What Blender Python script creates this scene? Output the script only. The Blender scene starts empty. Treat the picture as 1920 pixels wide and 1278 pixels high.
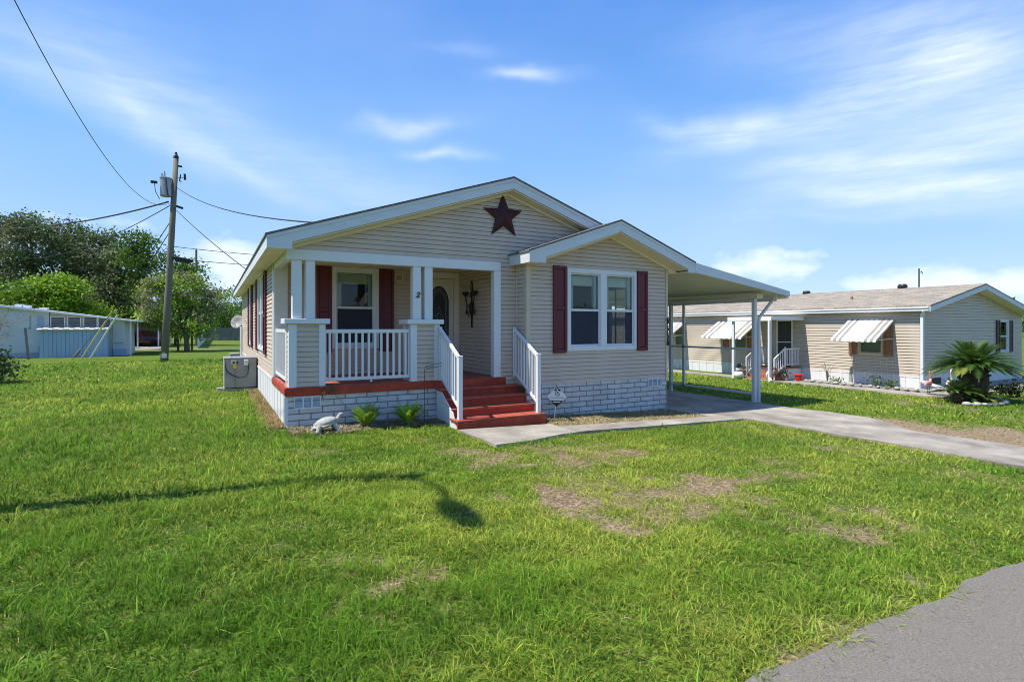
import bpy, math, random
import numpy as np
from mathutils import Vector, Matrix
random.seed(7); rng = np.random.default_rng(7)
R = math.radians
SC = bpy.context.scene
COL = SC.collection

# ------------------------------------------------------------------ camera, sky, sun, exposure
CAMU, CAMV, CAMZ = -1.097, -9.974, 1.73
HEAD = math.atan2(.4846, .8748)
cam_d = bpy.data.cameras.new('camera'); cam = bpy.data.objects.new('camera', cam_d); COL.objects.link(cam)
cam.location = (CAMU, CAMV, CAMZ); cam.rotation_euler = (R(90), 0, -HEAD)
cam_d.sensor_width = 36; cam_d.lens = 1011 / 1920 * 36
cam_d.shift_y = -26 / 1920; cam_d.clip_start = .05; cam_d.clip_end = 20000
SC.camera = cam
SC.view_settings.view_transform = 'Standard'; SC.view_settings.look = 'None'
SC.view_settings.gamma = 1; SC.view_settings.exposure = 0.93
SC.cycles.filter_width = 1.0; SC.cycles.max_bounces = 8; SC.cycles.transparent_max_bounces = 12

SUN = Vector((1, -.2, -1.8)).normalized()          # direction light travels
SUN_EL = math.asin(-SUN.z); SUN_AZ = math.atan2(-SUN.x, -SUN.y)
sl = bpy.data.lights.new('sun', 'SUN'); so = bpy.data.objects.new('sun', sl); COL.objects.link(so)
sl.energy = 3.7; sl.angle = R(.5); sl.color = (1, .935, .83)
so.rotation_euler = SUN.to_track_quat('-Z', 'Y').to_euler(); so.location = (-20, 5, 40)

def pix_az(x, y):                                   # sky features: world azimuth / elevation (degrees)
    a = (x - 960) / 1011; b = (613 - y) / 1011
    d = Vector((a * .8748 + .4846, -a * .4846 + .8748, b))
    return math.degrees(math.atan2(d.x, d.y)), math.degrees(math.atan2(d.z, math.hypot(d.x, d.y)))

world = bpy.data.worlds.new('World'); SC.world = world; world.use_nodes = True
wt = world.node_tree; wt.nodes.clear()
def wn(t, **k):
    n = wt.nodes.new(t)
    for a, b in k.items(): setattr(n, a, b)
    return n
def wl(a, b): wt.links.new(a, b)
def wm(op, a, b=None, c=None, clamp=False):
    n = wn('ShaderNodeMath', operation=op, use_clamp=clamp)
    for i, s in enumerate((a, b, c)):
        if s is None: continue
        if hasattr(s, 'links'): wl(s, n.inputs[i])
        else: n.inputs[i].default_value = s
    return n.outputs[0]
sky = wn('ShaderNodeTexSky', sky_type='NISHITA', sun_disc=False, sun_elevation=SUN_EL, sun_rotation=SUN_AZ,
         air_density=1.0, dust_density=.35, ozone_density=2.2, altitude=0)
tc = wn('ShaderNodeTexCoord'); sx = wn('ShaderNodeSeparateXYZ'); wl(tc.outputs['Generated'], sx.inputs[0])
az = wm('MULTIPLY', wm('ARCTAN2', sx.outputs[0], sx.outputs[1]), 57.2958)
el = wm('MULTIPLY', wm('ARCSINE', sx.outputs[2]), 57.2958)
cb = wn('ShaderNodeCombineXYZ'); wl(az, cb.inputs[0]); wl(el, cb.inputs[1])
def wnoise(scale, detail, rough, sxx=1, syy=1, rot=0, seed=0):
    mp = wn('ShaderNodeMapping'); mp.inputs['Scale'].default_value = (sxx, syy, 1)
    mp.inputs['Rotation'].default_value = (0, 0, R(rot)); mp.inputs['Location'].default_value = (seed, seed * .7, 0)
    wl(cb.outputs[0], mp.inputs[0])
    n = wn('ShaderNodeTexNoise'); n.inputs['Scale'].default_value = scale; n.inputs['Detail'].default_value = detail
    n.inputs['Roughness'].default_value = rough; wl(mp.outputs[0], n.inputs['Vector'])
    return n
warp = wnoise(.09, 3, .55, seed=3.1)
ws = wn('ShaderNodeSeparateColor'); wl(warp.outputs['Color'], ws.inputs[0])
waz = wm('ADD', az, wm('MULTIPLY', wm('SUBTRACT', ws.outputs[0], .5), 9.0))
wel = wm('ADD', el, wm('MULTIPLY', wm('SUBTRACT', ws.outputs[1], .5), 5.0))
# (px, py, half length px, half thickness px, tilt deg (screen, + = down to the right), strength)
BLOBS = [(120, 165, 230, 30, 18, .26), (330, 245, 230, 20, 27, .30), (560, 320, 260, 38, 22, .22), (760, 355, 200, 45, 14, .14),
         (200, 90, 260, 60, 10, .14), (350, 190, 70, 12, 6, .16), (985, 150, 75, 13, 2, .52), (760, 231, 85, 17, -2, .50), (835, 286, 60, 11, 6, .42),
         (860, 98, 80, 12, 4, .14), (1340, 228, 110, 22, 10, .46), (1480, 215, 190, 34, -8, .38), (1700, 165, 190, 60, -22, .42),
         (1790, 90, 120, 70, 30, .36), (1600, 70, 260, 60, 10, .20), (1830, 255, 230, 45, -12, .52), (1640, 300, 190, 16, 4, .35), (1830, 330, 180, 16, 2, .46),
         (1800, 355, 150, 22, 8, .34), (1650, 395, 110, 9, 0, .14)]
dens = None
for (x, y, a, b, t, s) in BLOBS:
    A, E_ = pix_az(x, y); k = 1011 / 57.2958 / math.cos(R(E_))
    c = math.cos(R(-t)); sn = math.sin(R(-t))
    da = wm('SUBTRACT', waz, A); de = wm('SUBTRACT', wel, E_)
    p = wm('ADD', wm('MULTIPLY', da, c), wm('MULTIPLY', de, sn))
    q = wm('SUBTRACT', wm('MULTIPLY', de, c), wm('MULTIPLY', da, sn))
    p = wm('DIVIDE', p, a / k); q = wm('DIVIDE', q, b / k)
    r2 = wm('ADD', wm('MULTIPLY', p, p), wm('MULTIPLY', q, q))
    g = wm('MULTIPLY', wm('POWER', 2.718, wm('MULTIPLY', r2, -1.0)), s * (.66 if x < 700 else .70))
    dens = g if dens is None else wm('ADD', dens, g)
st = wnoise(.16, 8, .62, .32, 1.5, 8, 11.0)
stv = wm('MULTIPLY_ADD', st.outputs['Fac'], 2.6, -.55, clamp=True)
st3 = wnoise(.55, 9, .68, .22, 1.7, 9, 4.0)
stf = wm('MULTIPLY_ADD', st3.outputs['Fac'], 3.0, -1.0, clamp=True)
cir = wm('MULTIPLY', dens, wm('ADD', wm('MULTIPLY_ADD', stv, .70, .12), wm('MULTIPLY', stf, .42)))
veil = wnoise(.035, 4, .5, .6, 1.2, 12, 5.0)
cir = wm('ADD', cir, wm('MULTIPLY', wm('MULTIPLY_ADD', veil.outputs['Fac'], 2.2, -.85, clamp=True), .13))
# cumulus low over the horizon
cum = None
puff = wnoise(.42, 6, .55, .7, 1.2, 0, 2.0)
for (x, y, a, b, s) in [(1440, 497, 75, 26, 1.1), (1490, 482, 45, 14, 1.0), (1390, 505, 60, 20, .8), (1750, 528, 120, 24, 1.1), (1660, 530, 70, 18, .9), (1860, 535, 90, 26, 1.0),
                        (425, 485, 62, 40, 1.15), (460, 520, 60, 45, 1.0), (390, 530, 60, 40, .7), (190, 415, 130, 14, .55), (1250, 560, 120, 20, .6)]:
    A, E_ = pix_az(x, y); k = 1011 / 57.2958
    p = wm('DIVIDE', wm('SUBTRACT', az, A), a / k); q = wm('DIVIDE', wm('SUBTRACT', el, E_), b / k)
    g = wm('MULTIPLY', wm('POWER', 2.718, wm('MULTIPLY', wm('ADD', wm('MULTIPLY', p, p), wm('MULTIPLY', q, q)), -1.0)), s)
    cum = g if cum is None else wm('MAXIMUM', cum, g)
cumv = wm('MULTIPLY', wm('MULTIPLY_ADD', wm('ADD', cum, wm('MULTIPLY', wm('SUBTRACT', puff.outputs['Fac'], .5), 1.7)), 1.7, -.62, clamp=True), .52)
total = wm('MINIMUM', wm('ADD', cir, cumv), .93)
gr = wn('ShaderNodeValToRGB'); wl(wm('DIVIDE', el, 90.0, clamp=True), gr.inputs[0])        # clear-sky colour by height above the horizon
SKYC = [(0, (2.3, 3.15, 4.5)), (.055, (1.8, 2.8, 4.45)), (.19, (.88, 2.1, 4.3)), (.34, (.40, 1.36, 3.8)), (1, (.30, .95, 3.0))]
while len(gr.color_ramp.elements) < len(SKYC): gr.color_ramp.elements.new(.5)
for e_, (p_, c_) in zip(gr.color_ramp.elements, SKYC): e_.position = p_; e_.color = (*c_, 1)
tint = wn('ShaderNodeMix', data_type='RGBA'); tint.inputs[0].default_value = .85
wl(sky.outputs[0], tint.inputs[6]); wl(gr.outputs[0], tint.inputs[7])
mx = wn('ShaderNodeMix', data_type='RGBA'); wl(total, mx.inputs[0]); wl(tint.outputs[2], mx.inputs[6]); mx.inputs[7].default_value = (5.3, 5.5, 6.1, 1)
bg = wn('ShaderNodeBackground'); bg.inputs[1].default_value = .125; wl(mx.outputs[2], bg.inputs[0])
wo = wn('ShaderNodeOutputWorld'); wl(bg.outputs[0], wo.inputs[0])

# ------------------------------------------------------------------ helpers
WLOC = {}
def tag(o, label=None, cat=None, group=None, kind=None):
    if label: o['label'] = label
    if cat: o['category'] = cat
    if group: o['group'] = group
    if kind: o['kind'] = kind
    return o
def thing(name, label, cat, loc=(0, 0, 0), group=None):
    o = bpy.data.objects.new(name, None); COL.objects.link(o); o.empty_display_size = .1
    o.location = loc; WLOC[o] = Vector(loc)
    return tag(o, label, cat, group)
def link_mesh(name, me, mat, parent=None):
    o = bpy.data.objects.new(name, me); COL.objects.link(o)
    if mat: me.materials.append(mat)
    n = len(me.vertices); co = np.empty(n * 3, 'f'); me.vertices.foreach_get('co', co); co = co.reshape(-1, 3)
    if parent is not None:
        base = WLOC[parent]; o.parent = parent; o.location = (0, 0, 0)
    else:
        mn, mxx = co.min(0), co.max(0); base = Vector(((mn[0] + mxx[0]) / 2, (mn[1] + mxx[1]) / 2, mn[2])); o.location = base
    co = co - np.array(base, 'f'); me.vertices.foreach_set('co', co.ravel()); me.update()
    WLOC[o] = Vector(base)
    return o
def mesh_np(name, v, f, mat, parent=None, col=None, smooth=False):
    v = np.asarray(v, 'f'); f = np.asarray(f, 'i'); me = bpy.data.meshes.new(name)
    me.vertices.add(len(v)); me.vertices.foreach_set('co', v.ravel())
    k = f.shape[1]; me.loops.add(f.size); me.loops.foreach_set('vertex_index', f.ravel())
    me.polygons.add(len(f)); me.polygons.foreach_set('loop_start', np.arange(0, f.size, k, dtype='i'))
    me.polygons.foreach_set('loop_total', np.full(len(f), k, 'i'))
    if smooth: me.polygons.foreach_set('use_smooth', np.ones(len(f), bool))
    if col is not None:
        at = me.attributes.new('col', 'FLOAT_COLOR', 'POINT')
        c = np.ones((len(v), 4), 'f'); c[:, :3] = col; at.data.foreach_set('color', c.ravel())
    me.update(calc_edges=True)
    return link_mesh(name, me, mat, parent)
class MB:
    def __init__(s): s.v = []; s.f = []; s.c = []
    def add(s, v, f, c=None):
        b = len(s.v); s.v += [tuple(p) for p in v]; s.f += [tuple(i + b for i in q) for q in f]
        if c is not None: s.c += [c] * len(v)
        return s
    def box(s, x0, x1, y0, y1, z0, z1):
        x0, x1 = sorted((x0, x1)); y0, y1 = sorted((y0, y1)); z0, z1 = sorted((z0, z1))
        return s.add([(x0, y0, z0), (x1, y0, z0), (x1, y1, z0), (x0, y1, z0), (x0, y0, z1), (x1, y0, z1), (x1, y1, z1), (x0, y1, z1)],
                     [(0, 3, 2, 1), (4, 5, 6, 7), (0, 1, 5, 4), (1, 2, 6, 5), (2, 3, 7, 6), (3, 0, 4, 7)])
    def bar(s, p0, p1, w, h, up=(0, 0, 1)):
        p0 = Vector(p0); p1 = Vector(p1); d = (p1 - p0).normalized(); up = Vector(up)
        if abs(d.dot(up)) > .98: up = Vector((0, 1, 0))
        a = d.cross(up).normalized() * w / 2; b = a.cross(d).normalized() * h / 2
        v = [p + x * a + y * b for p in (p0, p1) for x, y in ((-1, -1), (1, -1), (1, 1), (-1, 1))]
        return s.add(v, [(0, 3, 2, 1), (4, 5, 6, 7), (0, 1, 5, 4), (1, 2, 6, 5), (2, 3, 7, 6), (3, 0, 4, 7)])
    def tube(s, pts, r, n=8, cap=True):
        pts = [Vector(p) for p in pts]; m = len(pts); rs = r if isinstance(r, (list, tuple)) else [r] * m
        v = []; last = None
        for i, p in enumerate(pts):
            d = (pts[min(i + 1, m - 1)] - pts[max(i - 1, 0)]).normalized()
            u = Vector((0, 0, 1)) if abs(d.z) < .9 else Vector((1, 0, 0))
            a = d.cross(u).normalized() if last is None else (last - d * last.dot(d)).normalized()
            last = a; b = d.cross(a)
            for k in range(n):
                t = 2 * math.pi * k / n; v.append(p + rs[i] * (math.cos(t) * a + math.sin(t) * b))
        f = [(i * n + k, i * n + (k + 1) % n, (i + 1) * n + (k + 1) % n, (i + 1) * n + k) for i in range(m - 1) for k in range(n)]
        if cap: f += [tuple(range(n - 1, -1, -1)), tuple((m - 1) * n + k for k in range(n))]
        return s.add(v, f)
    def prism(s, poly, axis, a0, a1):       # polygon extruded along 'x', 'y' or 'z'
        n = len(poly)
        def P(p, a): return (a, p[0], p[1]) if axis == 'x' else ((p[0], a, p[1]) if axis == 'y' else (p[0], p[1], a))
        v = [P(p, a0) for p in poly] + [P(p, a1) for p in poly]
        f = [tuple(range(n)), tuple(range(2 * n - 1, n - 1, -1))] + [(i, i + n, (i + 1) % n + n, (i + 1) % n) for i in range(n)]
        return s.add(v, f)
    def lathe(s, prof, c, n=16):            # prof [(r, z)]
        v = [(c[0] + r * math.cos(2 * math.pi * k / n), c[1] + r * math.sin(2 * math.pi * k / n), c[2] + z) for r, z in prof for k in range(n)]
        f = [(i * n + k, i * n + (k + 1) % n, (i + 1) * n + (k + 1) % n, (i + 1) * n + k) for i in range(len(prof) - 1) for k in range(n)]
        f += [tuple(range(n - 1, -1, -1)), tuple((len(prof) - 1) * n + k for k in range(n))]
        return s.add(v, f)
    def ball(s, c, r, n=12, m=8, rot=None):
        r = (r, r, r) if not isinstance(r, (tuple, list)) else r
        M = rot.to_matrix() if rot else Matrix.Identity(3)
        v = []; f = []
        for i in range(m + 1):
            p = math.pi * i / m
            for k in range(n):
                t = 2 * math.pi * k / n
                v.append(Vector(c) + M @ Vector((r[0] * math.sin(p) * math.cos(t), r[1] * math.sin(p) * math.sin(t), r[2] * math.cos(p))))
        for i in range(m):
            for k in range(n): f.append((i * n + k, (i + 1) * n + k, (i + 1) * n + (k + 1) % n, i * n + (k + 1) % n))
        return s.add(v, f)
    def build(s, name, mat, parent=None, smooth=False, bevel=0, remesh=0, kind=None):
        me = bpy.data.meshes.new(name); me.from_pydata(s.v, [], s.f); me.update()
        if s.c and len(s.c) == len(s.v):
            at = me.attributes.new('col', 'FLOAT_COLOR', 'POINT'); c = np.ones((len(s.v), 4), 'f'); c[:, :3] = s.c; at.data.foreach_set('color', c.ravel())
        if smooth: me.polygons.foreach_set('use_smooth', np.ones(len(me.polygons), bool))
        o = link_mesh(name, me, mat, parent)
        if remesh:
            m = o.modifiers.new('r', 'REMESH'); m.mode = 'VOXEL'; m.voxel_size = remesh; m.use_smooth_shade = True
            m = o.modifiers.new('s', 'SMOOTH'); m.iterations = 3; m.factor = .5
        if bevel:
            m = o.modifiers.new('b', 'BEVEL'); m.width = bevel; m.segments = 1; m.limit_method = 'ANGLE'
        if kind: o['kind'] = kind
        return o

def G(u, v=0):                                     # height of the lawn
    t = np.clip(np.asarray(u, float) / 11.0, 0, 1); s = t * .7 + .3 * t * t * (3 - 2 * t)
    return -.33 * s
def g1(u, v=0): return float(G(u, v))
def vnoise(x, y, seed=0):
    x = np.asarray(x, float) + seed * 17.31; y = np.asarray(y, float) + seed * 9.77
    xi = np.floor(x).astype(np.int64); yi = np.floor(y).astype(np.int64); fx = x - xi; fy = y - yi
    def h(a, b):
        n = (a * 374761393 + b * 668265263 + seed * 1274126177) & 0x7fffffff
        n = ((n ^ (n >> 13)) * 1274126177) & 0x7fffffff
        return ((n ^ (n >> 16)) & 0xffff) / 65535.0
    fx = fx * fx * (3 - 2 * fx); fy = fy * fy * (3 - 2 * fy)
    return (h(xi, yi) * (1 - fx) + h(xi + 1, yi) * fx) * (1 - fy) + (h(xi, yi + 1) * (1 - fx) + h(xi + 1, yi + 1) * fx) * fy
def fbm(x, y, seed=0, o=4):
    r = 0; a = .5; t = 0
    for i in range(o): r = r + a * vnoise(x * 2 ** i, y * 2 ** i, seed + i); t += a; a *= .5
    return r / t

# ------------------------------------------------------------------ materials
def mat(name, col, rough=.6, var=.12, scale=6, bump=0, bscale=40, spec=.4, metal=0, col2=None, streak=None, coat=0):
    m = bpy.data.materials.new(name); m.use_nodes = True; t = m.node_tree; b = t.nodes['Principled BSDF']
    b.inputs['Roughness'].default_value = rough; b.inputs['Specular IOR Level'].default_value = spec; b.inputs['Metallic'].default_value = metal
    b.inputs['Coat Weight'].default_value = coat
    tc = t.nodes.new('ShaderNodeTexCoord'); n = t.nodes.new('ShaderNodeTexNoise'); n.inputs['Scale'].default_value = scale; n.inputs['Detail'].default_value = 6; n.inputs['Roughness'].default_value = .62
    if streak:
        mp = t.nodes.new('ShaderNodeMapping'); mp.inputs['Scale'].default_value = streak; t.links.new(tc.outputs['Object'], mp.inputs[0]); t.links.new(mp.outputs[0], n.inputs['Vector'])
    else: t.links.new(tc.outputs['Object'], n.inputs['Vector'])
    r = t.nodes.new('ShaderNodeValToRGB'); r.color_ramp.elements[0].position = .3; r.color_ramp.elements[1].position = .72
    c2 = col2 or tuple(min(1, c * (1 + var)) for c in col)
    r.color_ramp.elements[0].color = (*[c * (1 - var) for c in col], 1); r.color_ramp.elements[1].color = (*c2, 1)
    t.links.new(n.outputs['Fac'], r.inputs[0]); t.links.new(r.outputs[0], b.inputs['Base Color'])
    if bump:
        n2 = t.nodes.new('ShaderNodeTexNoise'); n2.inputs['Scale'].default_value = bscale; n2.inputs['Detail'].default_value = 4; t.links.new(tc.outputs['Object'], n2.inputs['Vector'])
        bp = t.nodes.new('ShaderNodeBump'); bp.inputs['Strength'].default_value = bump; bp.inputs['Distance'].default_value = .02
        t.links.new(n2.outputs['Fac'], bp.inputs['Height']); t.links.new(bp.outputs[0], b.inputs['Normal'])
    m['b'] = 1
    return m
def mat_attr(name, rough=.6, trans=.3, spec=.25):    # foliage: colour from the 'col' attribute, light passes through
    m = bpy.data.materials.new(name); m.use_nodes = True; t = m.node_tree; b = t.nodes['Principled BSDF']; out = t.nodes['Material Output']
    a = t.nodes.new('ShaderNodeAttribute'); a.attribute_name = 'col'
    t.links.new(a.outputs['Color'], b.inputs['Base Color']); b.inputs['Roughness'].default_value = rough; b.inputs['Specular IOR Level'].default_value = spec
    if trans:
        tr = t.nodes.new('ShaderNodeBsdfTranslucent'); mxx = t.nodes.new('ShaderNodeMixShader'); mxx.inputs[0].default_value = trans
        hs = t.nodes.new('ShaderNodeHueSaturation'); hs.inputs['Value'].default_value = 1.5; hs.inputs['Hue'].default_value = .49; t.links.new(a.outputs['Color'], hs.inputs['Color'])
        t.links.new(hs.outputs[0], tr.inputs[0]); t.links.new(b.outputs[0], mxx.inputs[1]); t.links.new(tr.outputs[0], mxx.inputs[2]); t.links.new(mxx.outputs[0], out.inputs[0])
    return m
def mat_brick(name, c1, c2, mortar, bw, bh, ms, axis='x', bump=.6, rough=.7, offset=.5, mix=.0):
    m = bpy.data.materials.new(name); m.use_nodes = True; t = m.node_tree; b = t.nodes['Principled BSDF']; b.inputs['Roughness'].default_value = rough
    tc = t.nodes.new('ShaderNodeTexCoord'); sp = t.nodes.new('ShaderNodeSeparateXYZ'); cbn = t.nodes.new('ShaderNodeCombineXYZ'); t.links.new(tc.outputs['Object'], sp.inputs[0])
    t.links.new(sp.outputs[0 if axis == 'x' else 1], cbn.inputs[0]); t.links.new(sp.outputs[2], cbn.inputs[1])
    if axis == 'roof': t.links.new(sp.outputs[1], cbn.inputs[0]); t.links.new(sp.outputs[0], cbn.inputs[1])
    br = t.nodes.new('ShaderNodeTexBrick'); br.offset = offset; t.links.new(cbn.outputs[0], br.inputs['Vector']); br.inputs['Scale'].default_value = 1
    br.inputs['Brick Width'].default_value = bw; br.inputs['Row Height'].default_value = bh; br.inputs['Mortar Size'].default_value = ms; br.inputs['Mortar Smooth'].default_value = .15
    br.inputs['Color1'].default_value = (*c1, 1); br.inputs['Color2'].default_value = (*c2, 1); br.inputs['Mortar'].default_value = (*mortar, 1)
    n = t.nodes.new('ShaderNodeTexNoise'); n.inputs['Scale'].default_value = 3.5; n.inputs['Detail'].default_value = 7; n.inputs['Roughness'].default_value = .7; t.links.new(tc.outputs['Object'], n.inputs['Vector'])
    r = t.nodes.new('ShaderNodeValToRGB'); r.color_ramp.elements[0].color = (.74, .74, .72, 1); r.color_ramp.elements[1].color = (1.08, 1.08, 1.08, 1); r.color_ramp.elements[0].position = .3; r.color_ramp.elements[1].position = .7
    t.links.new(n.outputs['Fac'], r.inputs[0])
    mu = t.nodes.new('ShaderNodeMix'); mu.data_type = 'RGBA'; mu.blend_type = 'MULTIPLY'; mu.inputs[0].default_value = 1
    t.links.new(br.outputs['Color'], mu.inputs[6]); t.links.new(r.outputs[0], mu.inputs[7]); t.links.new(mu.outputs[2], b.inputs['Base Color'])
    bp = t.nodes.new('ShaderNodeBump'); bp.invert = True; bp.inputs['Strength'].default_value = bump; bp.inputs['Distance'].default_value = .01
    ad = t.nodes.new('ShaderNodeMath'); ad.operation = 'MULTIPLY_ADD'; n2 = t.nodes.new('ShaderNodeTexNoise'); n2.inputs['Scale'].default_value = 45; t.links.new(tc.outputs['Object'], n2.inputs['Vector'])
    t.links.new(n2.outputs['Fac'], ad.inputs[0]); ad.inputs[1].default_value = .3; t.links.new(br.outputs['Fac'], ad.inputs[2])
    t.links.new(ad.outputs[0], bp.inputs['Height']); t.links.new(bp.outputs[0], b.inputs['Normal'])
    return m
def mat_glass(name, tint=(.84, .88, .86), refl=1.0):
    m = bpy.data.materials.new(name); m.use_nodes = True; t = m.node_tree; t.nodes.remove(t.nodes['Principled BSDF']); out = t.nodes['Material Output']
    tr = t.nodes.new('ShaderNodeBsdfTransparent'); tr.inputs[0].default_value = (*tint, 1)
    gl = t.nodes.new('ShaderNodeBsdfGlossy'); gl.inputs['Roughness'].default_value = .01; gl.inputs[0].default_value = (.9, .95, 1, 1)
    fr = t.nodes.new('ShaderNodeFresnel'); fr.inputs[0].default_value = 1.33
    ad = t.nodes.new('ShaderNodeMath'); ad.operation = 'MULTIPLY'; ad.inputs[1].default_value = refl; t.links.new(fr.outputs[0], ad.inputs[0])
    mxx = t.nodes.new('ShaderNodeMixShader'); t.links.new(ad.outputs[0], mxx.inputs[0]); t.links.new(tr.outputs[0], mxx.inputs[1]); t.links.new(gl.outputs[0], mxx.inputs[2]); t.links.new(mxx.outputs[0], out.inputs[0])
    return m
M = {}
M['siding'] = mat('tan vinyl siding', (.56, .462, .383), .5, .07, .9, spec=.3, streak=(1.6, 1.6, .5))
M['siding_trim'] = mat('tan trim', (.57, .48, .37), .5, .05, 2)
M['soffit'] = mat('cream soffit', (.74, .65, .49), .6, .04, 2)
M['white'] = mat('white vinyl', (.68, .70, .72), .42, .03, 3, spec=.4)
M['fascia'] = mat('white painted board', (.60, .635, .67), .5, .05, 2.5, streak=(1, 1, 6))
M['skirt_white'] = mat('white skirting panel', (.66, .67, .67), .6, .07, 2.5, streak=(8, 8, .6))
M['dirt_white'] = mat('weathered white pilaster', (.66, .66, .63), .6, .08, 3)
M['shutter'] = mat('maroon shutter', (.115, .016, .027), .45, .10, 5)
M['red'] = mat('red deck paint', (.37, .055, .030), .62, .26, 4, bump=.25, bscale=70, spec=.25)
M['tread'] = mat('scuffed red tread', (.35, .055, .032), .6, .22, 5, bump=.3, bscale=70, spec=.25, col2=(.50, .135, .09), streak=(1, 4, 4)); M['red_worn'] = mat('worn red deck floor', (.36, .07, .045), .6, .2, 5, bump=.15, bscale=60, col2=(.46, .16, .12))
M['brick'] = mat_brick('white brick skirting', (.55, .555, .56), (.63, .635, .635), (.19, .19, .20), .39, .112, .0105, 'x')
M['shingle'] = mat_brick('grey roof shingle', (.19, .17, .155), (.13, .12, .115), (.06, .06, .06), .3, .13, .006, 'roof', .4, .9)
M['shingle_tan'] = mat_brick('tan roof shingle', (.37, .32, .255), (.25, .215, .17), (.17, .145, .12), .42, .15, .008, 'roof', .7, .9)
M['star'] = mat('dark maroon metal', (.052, .012, .018), .5, .25, 8, metal=.2)
M['black'] = mat('black iron', (.018, .016, .015), .5, .2, 10)
M['dark'] = mat('dark room', (.24, .24, .26), .8, .1, 3)
M['room'] = mat('room wall', (.10, .105, .105), .8, .1, 3)
M['blind'] = mat('pale blind', (.80, .80, .68), .7, .04, 4)
M['glass'] = mat_glass('window glass'); M['glass_dark'] = mat_glass('tinted glass', (.25, .27, .27), 1.2)
M['screen'] = mat_glass('insect screen', (.62, .63, .66), .35)
_t = M['screen'].node_tree; _g = [n for n in _t.nodes if n.type == 'BSDF_GLOSSY'][0]; _d = _t.nodes.new('ShaderNodeBsdfDiffuse'); _d.inputs[0].default_value = (.10, .11, .15, 1)
_m = [n for n in _t.nodes if n.type == 'MIX_SHADER'][0]; _t.links.new(_d.outputs[0], _m.inputs[2]); _t.links.remove(_m.inputs[0].links[0]); _m.inputs[0].default_value = .38
M['door'] = mat('cream door', (.80, .74, .62), .5, .04, 3)
M['bronze'] = mat('dark bronze', (.04, .045, .045), .4, .2, 10)
M['lead'] = mat('leaded came', (.35, .37, .38), .35, .1, 10, metal=.6)
M['steel'] = mat('grey cabinet steel', (.30, .292, .285), .5, .12, 5)
M['steel_light'] = mat('galvanised grey', (.33, .35, .38), .45, .12, 6, metal=.3)
M['alu'] = mat('white carport aluminium', (.74, .76, .77), .4, .05, 3)
M['alu_grey'] = mat('grey carport frame', (.60, .62, .64), .4, .06, 3)
M['pan'] = mat('cream carport ceiling', (.64, .62, .54), .45, .06, 2, streak=(1, .2, 1))
M['concrete'] = mat('weathered concrete', (.265, .238, .20), .92, .38, 1.3, bump=.5, bscale=50, col2=(.42, .385, .325), spec=.2)
M['street'] = mat('asphalt', (.185, .168, .142), .95, .30, 85, bump=.6, bscale=210, col2=(.275, .25, .215), spec=.2)
M['wood_pole'] = mat('weathered pole wood', (.165, .15, .11), .85, .25, 9, bump=.4, bscale=30, streak=(6, 6, .5))
M['fence_wood'] = mat('grey fence boards', (.20, .185, .18), .85, .25, 6, streak=(9, 9, .4))
M['cable'] = mat('cable', (.03, .03, .035), .6, .1, 5)
M['stone'] = mat('pale concrete statue', (.37, .36, .33), .85, .2, 16, bump=.5, bscale=70)
M['yellow'] = mat('yellow label', (.66, .55, .02), .5, .08, 10)
M['label'] = mat('pale label', (.62, .62, .58), .5, .08, 20)
M['trailer_white'] = mat('white trailer siding', (.52, .555, .60), .55, .06, 1.2)
M['trailer_blue'] = mat('pale blue board', (.30, .42, .58), .6, .08, 1.3, streak=(4, 4, .4))
M['cream_wall'] = mat('cream trailer wall', (.46, .44, .39), .6, .05, 2)
M['ribbed'] = mat('ribbed pale metal', (.66, .62, .54), .45, .12, 4)
M['bark'] = mat('bark', (.13, .105, .08), .9, .3, 7, bump=.5, bscale=25)
M['leaf'] = mat_attr('leaf', .5, .28); M['grass'] = mat_attr('grass blade', .6, .36, .10); M['straw'] = mat_attr('dry straw', .8, .15)
M['nb_siding'] = mat('beige vinyl siding', (.51, .445, .365), .5, .07, .9, streak=(1.6, 1.6, .5))
M['awning'] = mat('white awning slats', (.74, .74, .73), .42, .04, 3)
M['awning_stripe'] = mat('taupe awning stripe', (.27, .25, .215), .45, .06, 3)
M['brown'] = mat('brown shutter', (.26, .135, .075), .6, .10, 5)
M['dark_brown'] = mat('dark brown shutter', (.10, .065, .065), .6, .10, 5)
M['brick_red'] = mat('brown step board', (.30, .13, .075), .7, .15, 4)
M['pink'] = mat('pink plastic', (.80, .33, .30), .4, .12, 6); M['pale_pink'] = mat('pale pink plastic', (.85, .62, .58), .4, .06, 6)
M['redpot'] = mat('red plastic', (.62, .035, .03), .4, .1, 5)
M['car_red'] = mat('dark red car paint', (.045, .005, .008), .25, .05, 3, coat=.6); M['tyre'] = mat('tyre rubber', (.02, .02, .02), .8, .1, 10)
M['terra'] = mat('terracotta', (.36, .20, .13), .8, .15, 6)
M['flag_red'] = mat('flag red', (.42, .05, .05), .8, .05, 6); M['flag_white'] = mat('flag white', (.75, .73, .70), .8, .04, 6); M['flag_blue'] = mat('flag blue', (.06, .10, .25), .8, .05, 6)
M['green_num'] = mat('dark green enamel', (.03, .09, .05), .5, .2, 10)
M['rock'] = mat('pale rock', (.40, .385, .355), .9, .2, 12, bump=.6, bscale=30)
M['blue_tub'] = mat('pale blue panel', (.42, .55, .72), .5, .06, 3)

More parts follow.
